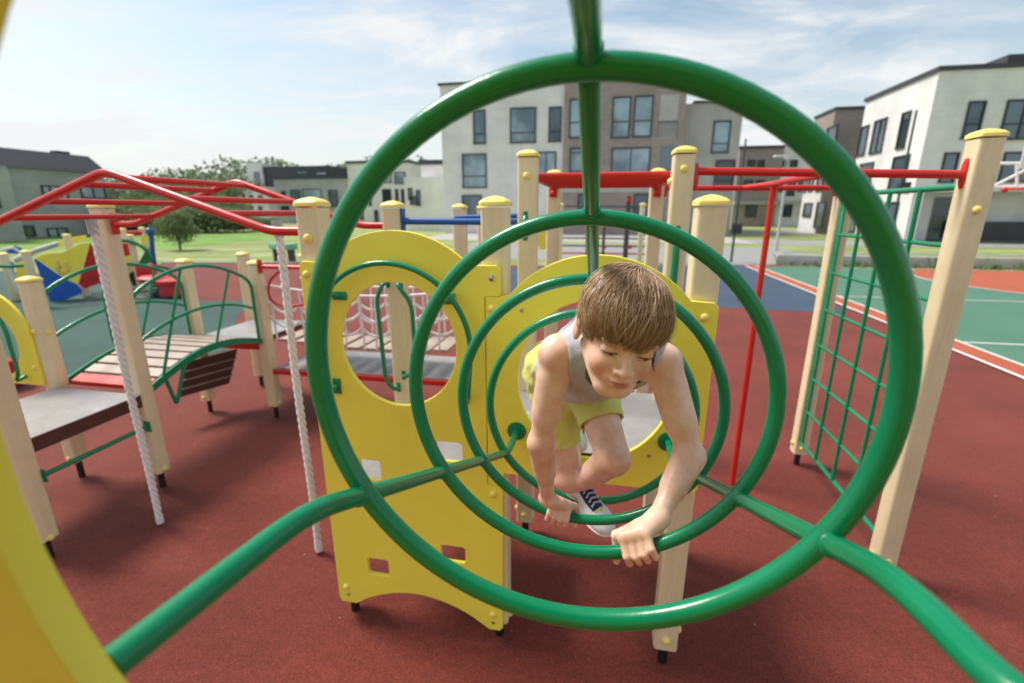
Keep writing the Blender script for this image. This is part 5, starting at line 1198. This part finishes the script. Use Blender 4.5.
def folds(F, amp, f1, seed):
    P = F.pts([F.lo[q] + F.h * np.arange(F.n[q]) for q in range(3)]); rng = np.random.default_rng(seed)
    w = np.zeros(P.shape[:3], np.float32)
    for k in range(5):
        d = unit(rng.normal(size=3) * np.array([1, 0.5, 1])); w += np.sin(P @ (d * f1 * rng.uniform(0.6, 1.5)).astype(np.float32) + rng.uniform(0, 6)) / 5
    F.d = F.d + amp * w
tf = Field(np.minimum(shR, hipR) - [0.10, 0.08, 0.16], np.maximum(shL, hipL) + [0.10, 0.10, 0.17], 0.003)
torso(tf, 0.0065)
pm = hm.copy(); tf.ell(pm - sp_ * 0.03 + dor * 0.004, TR, (0.104, 0.084, 0.10), 0.03)
tf.cap(mid + sp_ * 0.13 - dor * 0.025, mid + sp_ * 0.30 - dor * 0.036, 0.050, 0.050, 0.05)      # cloth sagging under the belly
folds(tf, 0.0048, 62, 4); folds(tf, 0.0016, 190, 14)
tf.plane(hm + sp_ * 0.005, sp_ - 0.15 * dor)
# arm holes and neck hole
for s_, sh, el in ((1, shL, elL), (-1, shR, elR)):
    tf.cap(sh + lat * s_ * 0.012, sh + lat * s_ * 0.10 + sp_ * 0.02, 0.048, 0.070, 0.004, 'sub')
    tf.cap(sh + sp_ * 0.006 + lat * s_ * 0.008 - dor * 0.01, sh + lat * s_ * 0.03 + sp_ * 0.05 - dor * 0.09, 0.046, 0.05, 0.004, 'sub')
nk = unit(Hd(0, -0.03, -0.04) - neck)
tf.cap(neck - dor * 0.008 - sp_ * 0.012, neck + nk * 0.12, 0.057, 0.064, 0.004, 'sub')
tf.cap(neck - dor * 0.03, neck - dor * 0.085 - sp_ * 0.02, 0.064, 0.064, 0.004, 'sub')
me, TV = tf.mesh('tank_top', BORG, 2); TVw = TV + np.array(BORG)
def segd(a, b):
    ab = b - a; q = TVw - a; t = np.clip(q @ ab / (ab @ ab), 0, 1); return np.linalg.norm(q - t[:, None] * ab, axis=1)
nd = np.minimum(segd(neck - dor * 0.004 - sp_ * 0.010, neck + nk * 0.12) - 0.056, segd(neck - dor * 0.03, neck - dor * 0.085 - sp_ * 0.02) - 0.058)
tint = np.zeros((len(TV), 4), np.float32); tint[:, 0] = np.clip((0.0105 - nd) / 0.0012, 0, 1); tint[:, 3] = 1  # dark tint painted round the neckline for the shade inside the collar
me.color_attributes.new('collar_shade', 'FLOAT_COLOR', 'POINT').data.foreach_set('color', tint.reshape(-1))
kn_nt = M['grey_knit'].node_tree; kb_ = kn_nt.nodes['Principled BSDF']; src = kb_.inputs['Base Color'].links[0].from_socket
at_ = kn_nt.nodes.new('ShaderNodeAttribute'); at_.attribute_name = 'collar_shade'; s3_ = kn_nt.nodes.new('ShaderNodeSeparateColor'); kn_nt.links.new(at_.outputs['Color'], s3_.inputs[0])
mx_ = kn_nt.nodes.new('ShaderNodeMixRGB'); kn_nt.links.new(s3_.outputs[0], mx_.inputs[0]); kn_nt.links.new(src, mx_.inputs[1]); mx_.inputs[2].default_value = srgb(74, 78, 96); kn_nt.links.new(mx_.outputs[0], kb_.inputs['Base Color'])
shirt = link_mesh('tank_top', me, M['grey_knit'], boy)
sf = Field(np.minimum(np.minimum(hipR, knR), knL) - [0.13, 0.14, 0.12], np.maximum(hipL, knL) + [0.13, 0.16, 0.15], 0.003)
pelvis(sf, 0.010)
sf.ell(hm + dor * 0.008 + sp_ * 0.02, TR, (0.112, 0.094, 0.09), 0.03)
ends = []
for hip, kn_, fr_, fl in ((hipL, knL, 0.60, 0.062), (hipR, knR, 0.68, 0.060)):
    e_ = hip + (fr_ + 0.12) * (kn_ - hip); sf.cap(hip, e_, 0.074, fl, 0.03); ends.append((hip + fr_ * (kn_ - hip), unit(kn_ - hip), hip, e_, fl))
folds(sf, 0.0055, 80, 9); folds(sf, 0.0018, 210, 19)
for c_, n_, hip, e_, fl in ends:                          # cut each leg square at its hem and hollow it
    d0 = sf.d.copy(); L_ = np.linalg.norm(e_ - hip)
    sf.cap(c_ + n_ * 0.064, c_ + n_ * 0.10, 0.064, 0.09, 0.0, 'sub')
    def cutter(P, c_=c_, n_=n_): return -np.minimum(0.2, np.maximum(-((P - c_.astype(np.float32)) @ n_.astype(np.float32)), np.linalg.norm(P - c_.astype(np.float32), axis=-1) - 0.125)) * -1
    sf.op(cutter, c_ - 0.13, c_ + 0.13, 0.0, 'sub')
    sf.cap(c_ - n_ * 0.03, c_ + n_ * 0.03, fl - 0.008, fl - 0.004, 0.0, 'sub')
sf.op(lambda P: np.maximum((P - (hm - sp_ * 0.055).astype(np.float32)) @ sp_.astype(np.float32), -((P - hm.astype(np.float32)) @ dor.astype(np.float32) + 0.030)), hm - 0.3, hm + 0.3, 0.0, 'sub')
me, _ = sf.mesh('shorts', BORG, 2); shorts = link_mesh('shorts', me, M['lime'], boy)
# ---- hair: a cap and many strands falling from the crown
hf = Field(HC - 0.135, HC + 0.135, 0.0026)
hf.ell(Hd(0, -0.010, 0.026), HR, (0.0735, 0.0925, 0.0805), 0); 
hf.ell(Hd(0, 0.026, 0.038), HR, (0.064, 0.062, 0.050), 0.02)
hf.plane(Hd(0, 0.06, 0.004), unit(0.55 * HY * 0 - HZ + 0.0 * HX), 0.004) if False else None
hf.cap(Hd(-0.2, 0.115, -0.066), Hd(0.2, 0.115, -0.066), 0.0765, 0.0765, 0.004, 'sub')
hf.cap(Hd(-0.2, 0.03, -0.115), Hd(0.2, 0.03, -0.115), 0.098, 0.098, 0.004, 'sub')
me, _ = hf.mesh('hair', BORG, 2)
def hair_mat(name, c, dark):
    m, nt, b = new_mat(name); geo = nt.nodes.new('ShaderNodeNewGeometry')
    r = ramp(nt, geo.outputs['Random Per Island'], [(0, mul(c, 0.66)), (0.4, mul(c, 0.9)), (0.75, mul(c, 1.08)), (1, mul(c, 1.32))]) if not dark else None
    if r is not None: nt.links.new(r, b.inputs['Base Color'])
    else: b.inputs['Base Color'].default_value = mul(c, 0.40)
    b.inputs['Roughness'].default_value = 0.32; b.inputs['Specular IOR Level'].default_value = 0.6; return m
HAIRC = (0.48, 0.318, 0.190, 1)
hair = link_mesh('hair', me, hair_mat('hair_base', HAIRC, True), boy)
rng = np.random.default_rng(3)
crown_ = unit(np.array([0.18, -0.42, 0.88]))
def headr(d):                                            # distance of the hair surface from the cap's middle along local d
    a = np.array([0.0725, 0.0915, 0.0795]); q = d / a; base = 1 / np.sqrt((q * q).sum(-1))
    b_ = np.array([0.063, 0.061, 0.049]); o_ = np.array([0, -0.036, -0.012]) / b_; e_ = d / b_      # the fuller front lobe
    A_, B_, C_ = e_ @ e_, 2 * (o_ @ e_), o_ @ o_ - 1; D_ = B_ * B_ - 4 * A_ * C_
    r2 = (-B_ + math.sqrt(D_)) / (2 * A_) if D_ > 0 else 0
    return max(base, r2) + 0.0006 + 0.003 * math.exp(-((base - r2) / 0.012) ** 2)
NS = 11500; SEG = 14
V_, F_ = [], []
clump_c = rng.normal(size=(260, 3)); clump_c /= np.linalg.norm(clump_c, axis=1)[:, None]
for s_i in range(NS):
    d = unit(rng.normal(size=3));
    if d[2] < -0.55: continue
    if d[1] > 0.35 and d[2] < -0.08: continue
    ax = np.cross(crown_, d); na = np.linalg.norm(ax)
    if na < 1e-3: continue
    ax /= na
    th0 = math.acos(np.clip(crown_ @ d, -1, 1)); ln = rng.uniform(0.8, 1.35) * (1.0 if th0 < 0.5 else 0.85)
    cl_ = clump_c[np.argmax(clump_c @ d)]; seedc = (cl_ * 37.7).sum()
    sway = 0.20 * math.sin(seedc * 3.1) + 0.10 * rng.normal(); sw2 = 0.5 * math.sin(seedc * 1.7)
    fly = rng.random() < 0.06; lift = 0.0005 + 0.0045 * rng.random() + 0.0026 * math.sin(seedc * 5.3) + (0.007 * rng.random() if fly else 0); sway += 0.15 * rng.normal() if fly else 0.0
    pts = []; rng0 = rng.normal()
    for k in range(SEG):
        t = k / (SEG - 1); th = th0 + ln * t
        v = crown_ * math.cos(th) + np.cross(ax, crown_) * math.sin(th)
        tw = np.cross(v, np.cross(ax, v)); side = np.cross(crown_, v); side = side / (np.linalg.norm(side) + 1e-6)
        v = unit(v + side * (sway * t * t + 0.03 * math.sin(6 * t + seedc) * t))
        r = headr(v) + lift * math.sin(min(1, t * 1.6 + 0.25) * math.pi / 2) + 0.0035 * t * math.sin(9 * t + seedc * 2) * (0.4 + 0.6 * rng.random() * 0)
        p = v * r + np.array([0, -0.010, 0.026])
        if v[1] > 0.15:                                  # the fringe hangs free of the brow
            p[1] += 0.006 * t * max(0, v[1]) * (1.0 if v[2] < 0.5 else 0.3)
        pts.append(p)
        lim = 0.0095 + 0.006 * math.sin(seedc * 7.7) + 0.0030 * rng0 if p[1] > 0.045 else (-0.012 - 0.010 * (0.045 - p[1]) / 0.05 + 0.004 * rng.normal() if p[1] > -0.02 else -0.045)
        if p[2] < lim: break
    if len(pts) < 3: continue
    n0 = len(V_); m_ = len(pts); r0 = rng.uniform(0.00040, 0.00085)
    for k, p in enumerate(pts):
        w_ = Hd(*p); q = Hd(*pts[min(k + 1, m_ - 1)]) - Hd(*pts[max(k - 1, 0)]); q = unit(q); up = unit(w_ - HC); sd_ = unit(np.cross(q, up)); up2 = np.cross(sd_, q)
        r_ = r0 * (1 - 0.75 * (k / (m_ - 1)) ** 2)
        for a_ in (0, 2.094, 4.189): V_.append(w_ + r_ * (math.cos(a_) * up2 + 1.4 * math.sin(a_) * sd_) - np.array(BORG))
    for k in range(m_ - 1):
        for j in range(3): F_.append((n0 + 3 * k + j, n0 + 3 * k + (j + 1) % 3, n0 + 3 * k + 3 + (j + 1) % 3, n0 + 3 * k + 3 + j))
me = bpy.data.meshes.new('strands'); me.from_pydata([tuple(v) for v in V_], [], F_); me.polygons.foreach_set('use_smooth', [True] * len(F_)); me.update()
o = link_mesh('strands', me, hair_mat('hair_strand', HAIRC, False), hair); o['kind'] = 'stuff'
# ---- shoes
M['shoe_white'] = paint('shoe_white', (0.70, 0.71, 0.72), 0.6, 0, 0.06, 40); M['shoe_navy'] = fabric('shoe_navy', srgb(38, 58, 96)); M['lace'] = fabric('shoe_lace', srgb(176, 168, 176)); M['sole'] = paint('shoe_sole', (0.74, 0.74, 0.73), 0.5, 0, 0.05, 40)
M['shoe_accent'] = paint('shoe_accent', srgb(226, 206, 70), 0.5)
def shoe(label, ankle, toe_dir, up, ln=0.20):
    f = unit(toe_dir); u_ = unit(up - f * (up @ f)); sd_ = np.cross(f, u_); R_ = np.stack([f, sd_, u_])
    W = lambda x, y, z: ankle + f * x + sd_ * y + u_ * z         # ankle at the origin, sole at z = -0.062
    heel = -0.045; toe = heel + ln
    def last(F, g):
        F.ell(W(heel + 0.03, 0, -0.035), R_, (0.034 + g, 0.029 + g, 0.034 + g), 0.02); F.ell(W(toe - 0.055, 0, -0.040), R_, (0.058 + g, 0.040 + g, 0.028 + g), 0.02)
        F.cap(W(0, 0, -0.005), W(toe - 0.07, 0, -0.038), 0.028 + g, 0.027 + g, 0.02)
    mk_ = lambda: Field(np.minimum(W(heel - .03, 0, 0), W(toe + .03, 0, 0)) - 0.085, np.maximum(W(heel - .03, 0, 0), W(toe + .03, 0, 0)) + 0.085, 0.0028)
    F = mk_(); last(F, 0.0); F.plane(W(0, 0, -0.052), -u_, 0.004); F.plane(W(0, 0, 0.012), u_ - 0.25 * f, 0.004)
    me, _ = F.mesh('shoe', BORG, 1); sh_ = link_mesh('shoe', me, M['shoe_white'], boy); sh_['label'] = label
    F = mk_(); last(F, 0.0055); F.plane(W(0, 0, -0.046), u_, 0.004); F.plane(W(0, 0, -0.064), -u_, 0.003)
    me, _ = F.mesh('sole', BORG, 1); link_mesh('sole', me, M['sole'], sh_)
    F = mk_(); last(F, 0.0018); F.op(lambda P: -(np.maximum(np.abs((P - W(0.045, 0, 0).astype(np.float32)) @ sd_.astype(np.float32)) - 0.0185, np.maximum(np.abs((P - W(0.035, 0, 0).astype(np.float32)) @ f.astype(np.float32)) - 0.055, -((P - W(0, 0, -0.036).astype(np.float32)) @ u_.astype(np.float32))))) * -1 * -1, ankle - 0.3, ankle + 0.3, 0.0, 'sub') if False else None
    P = F.pts([F.lo[q] + F.h * np.arange(F.n[q]) for q in range(3)])
    y_ = (P - ankle.astype(np.float32)) @ sd_.astype(np.float32); x_ = (P - ankle.astype(np.float32)) @ f.astype(np.float32); z_ = (P - ankle.astype(np.float32)) @ u_.astype(np.float32)
    F.d = np.maximum(F.d, np.maximum(np.maximum(np.abs(y_) - (0.023 - 0.05 * np.maximum(x_ - 0.05, 0)), np.maximum(x_ - 0.088, -0.012 - x_)), -0.042 - z_)); F.d = np.maximum(F.d, z_ - 0.016 - 0.25 * x_)
    me, _ = F.mesh('vamp', BORG, 1); link_mesh('vamp', me, M['shoe_navy'], sh_)
    for k in range(5):
        x = 0.018 + 0.014 * k; z = 0.027 - 0.0365 * 0 - 0.30 * x + 0.004
        mb = MB().tube([Vector(tuple(W(x, -0.019, z - 0.010))), Vector(tuple(W(x + 0.004, -0.008, z))), Vector(tuple(W(x - 0.002, 0.008, z))), Vector(tuple(W(x + 0.003, 0.019, z - 0.010)))], 0.0031, 8)
        mb.build('lace', M['lace'], sh_)
    mb = MB().tube([Vector(tuple(W(0.09, -0.017, -0.010))), Vector(tuple(W(0.096, 0, -0.0085))), Vector(tuple(W(0.09, 0.017, -0.010)))], 0.0034, 8); mb.build('accent', M['shoe_accent'], sh_)
toeL = C(607, 516, 1.37)
shoe('white and navy sneaker planted on the ring, toe towards the viewer', anL, toeL - anL, unit(anL - knL) * -1 + 0.25 * camU)
shoe('white and blue sneaker trailing behind inside the opening', anR, unit(-ez * 0.15 + e2 * 0.55 + ez * 0.9), -unit(e2) * 0.3 - ez * 0.1 - e1 * 0.2)
# ------------------------------------------------------------------ sun, sky, camera
SUN_EL, SUN_DIR = math.radians(56), (-0.50 * E1 + 0.10 * E2).normalized()
w = bpy.data.worlds.new('World'); scn.world = w; w.use_nodes = True
nt = w.node_tree; nt.nodes.clear()
out = nt.nodes.new('ShaderNodeOutputWorld'); bg = nt.nodes.new('ShaderNodeBackground'); bg.inputs[1].default_value = 0.11
sky = nt.nodes.new('ShaderNodeTexSky'); sky.sky_type = 'NISHITA'; sky.sun_disc = False; sky.sun_elevation = SUN_EL
sky.sun_rotation = math.atan2(SUN_DIR.x, SUN_DIR.y); sky.air_density = 1.0; sky.dust_density = 2.2; sky.ozone_density = 1.0
tc = nt.nodes.new('ShaderNodeTexCoord'); sx = nt.nodes.new('ShaderNodeSeparateXYZ'); nt.links.new(tc.outputs['Generated'], sx.inputs[0])
def mth(op, a, b_=None):
    n = nt.nodes.new('ShaderNodeMath'); n.operation = op
    for i, q in enumerate((a, b_)):
        if q is None: continue
        if isinstance(q, (int, float)): n.inputs[i].default_value = q
        else: nt.links.new(q, n.inputs[i])
    return n.outputs[0]
zz = mth('ADD', mth('MAXIMUM', sx.outputs[2], 0.0), 0.16)
cb_ = nt.nodes.new('ShaderNodeCombineXYZ'); nt.links.new(mth('DIVIDE', sx.outputs[0], zz), cb_.inputs[0]); nt.links.new(mth('DIVIDE', sx.outputs[1], zz), cb_.inputs[1])
mp = nt.nodes.new('ShaderNodeMapping'); mp.inputs['Rotation'].default_value = (0, 0, 0.5); mp.inputs['Scale'].default_value = (0.8, 1.35, 1); mp.inputs['Location'].default_value = (0.35, 0.2, 0)
nt.links.new(cb_.outputs[0], mp.inputs[0])
n1 = N(nt, 'ShaderNodeTexNoise', Scale=1.35, Detail=10.0, Roughness=0.62, Distortion=0.5); nt.links.new(mp.outputs[0], n1.inputs['Vector'])
cl = ramp(nt, n1.outputs[0], [(0.41, (0.06,) * 3), (0.53, (0.40,) * 3), (0.65, (0.98,) * 3)])
low = nt.nodes.new('ShaderNodeMapRange'); nt.links.new(sx.outputs[2], low.inputs[0]); low.inputs[1].default_value = 0.02; low.inputs[2].default_value = 0.30; low.inputs[3].default_value = 0.72; low.inputs[4].default_value = 0.0
cov = mth('MINIMUM', mth('ADD', cl, low.outputs[0]), 1.0)
CLOUD = 6.3
tn = nt.nodes.new('ShaderNodeMixRGB'); tn.blend_type = 'MULTIPLY'; tn.inputs[0].default_value = 1; nt.links.new(sky.outputs[0], tn.inputs[1]); tn.inputs[2].default_value = (1.20, 1.23, 1.09, 1)
mx = nt.nodes.new('ShaderNodeMixRGB'); nt.links.new(cov, mx.inputs[0]); nt.links.new(tn.outputs[0], mx.inputs[1]); mx.inputs[2].default_value = (CLOUD * 0.97, CLOUD * 0.99, CLOUD * 1.0, 1)
nt.links.new(mx.outputs[0], bg.inputs[0]); nt.links.new(bg.outputs[0], out.inputs[0])
sl_ = bpy.data.lights.new('sun', 'SUN'); sl_.energy = 3.2; sl_.angle = math.radians(18); sl_.color = (1.0, 0.95, 0.87)
so = bpy.data.objects.new('sun', sl_); COL.objects.link(so)
sd = Vector((SUN_DIR.x * math.cos(SUN_EL), SUN_DIR.y * math.cos(SUN_EL), math.sin(SUN_EL)))
so.rotation_euler = sd.to_track_quat('Z', 'Y').to_euler(); so.location = (0, 0, 20)
cd = bpy.data.cameras.new('camera'); cam = bpy.data.objects.new('camera', cd); COL.objects.link(cam)
cd.sensor_width = 36; cd.sensor_fit = 'HORIZONTAL'; cd.lens = 36 * F_PX / 1024; cd.clip_start = 0.01; cd.clip_end = 2000
cam.location = CAMP; cam.rotation_euler = (math.pi / 2 - PITCH, 0, 0)
cd.dof.use_dof = True; cd.dof.focus_distance = 0.92; cd.dof.aperture_fstop = 2.9
scn.camera = cam
scn.view_settings.view_transform = 'Standard'; scn.view_settings.look = 'None'; scn.view_settings.gamma = 1.0; scn.view_settings.use_curve_mapping = False
scn.view_settings.exposure = 0.44
scn.cycles.max_bounces = 6; scn.cycles.diffuse_bounces = 3; scn.cycles.glossy_bounces = 3; scn.cycles.use_denoising = True
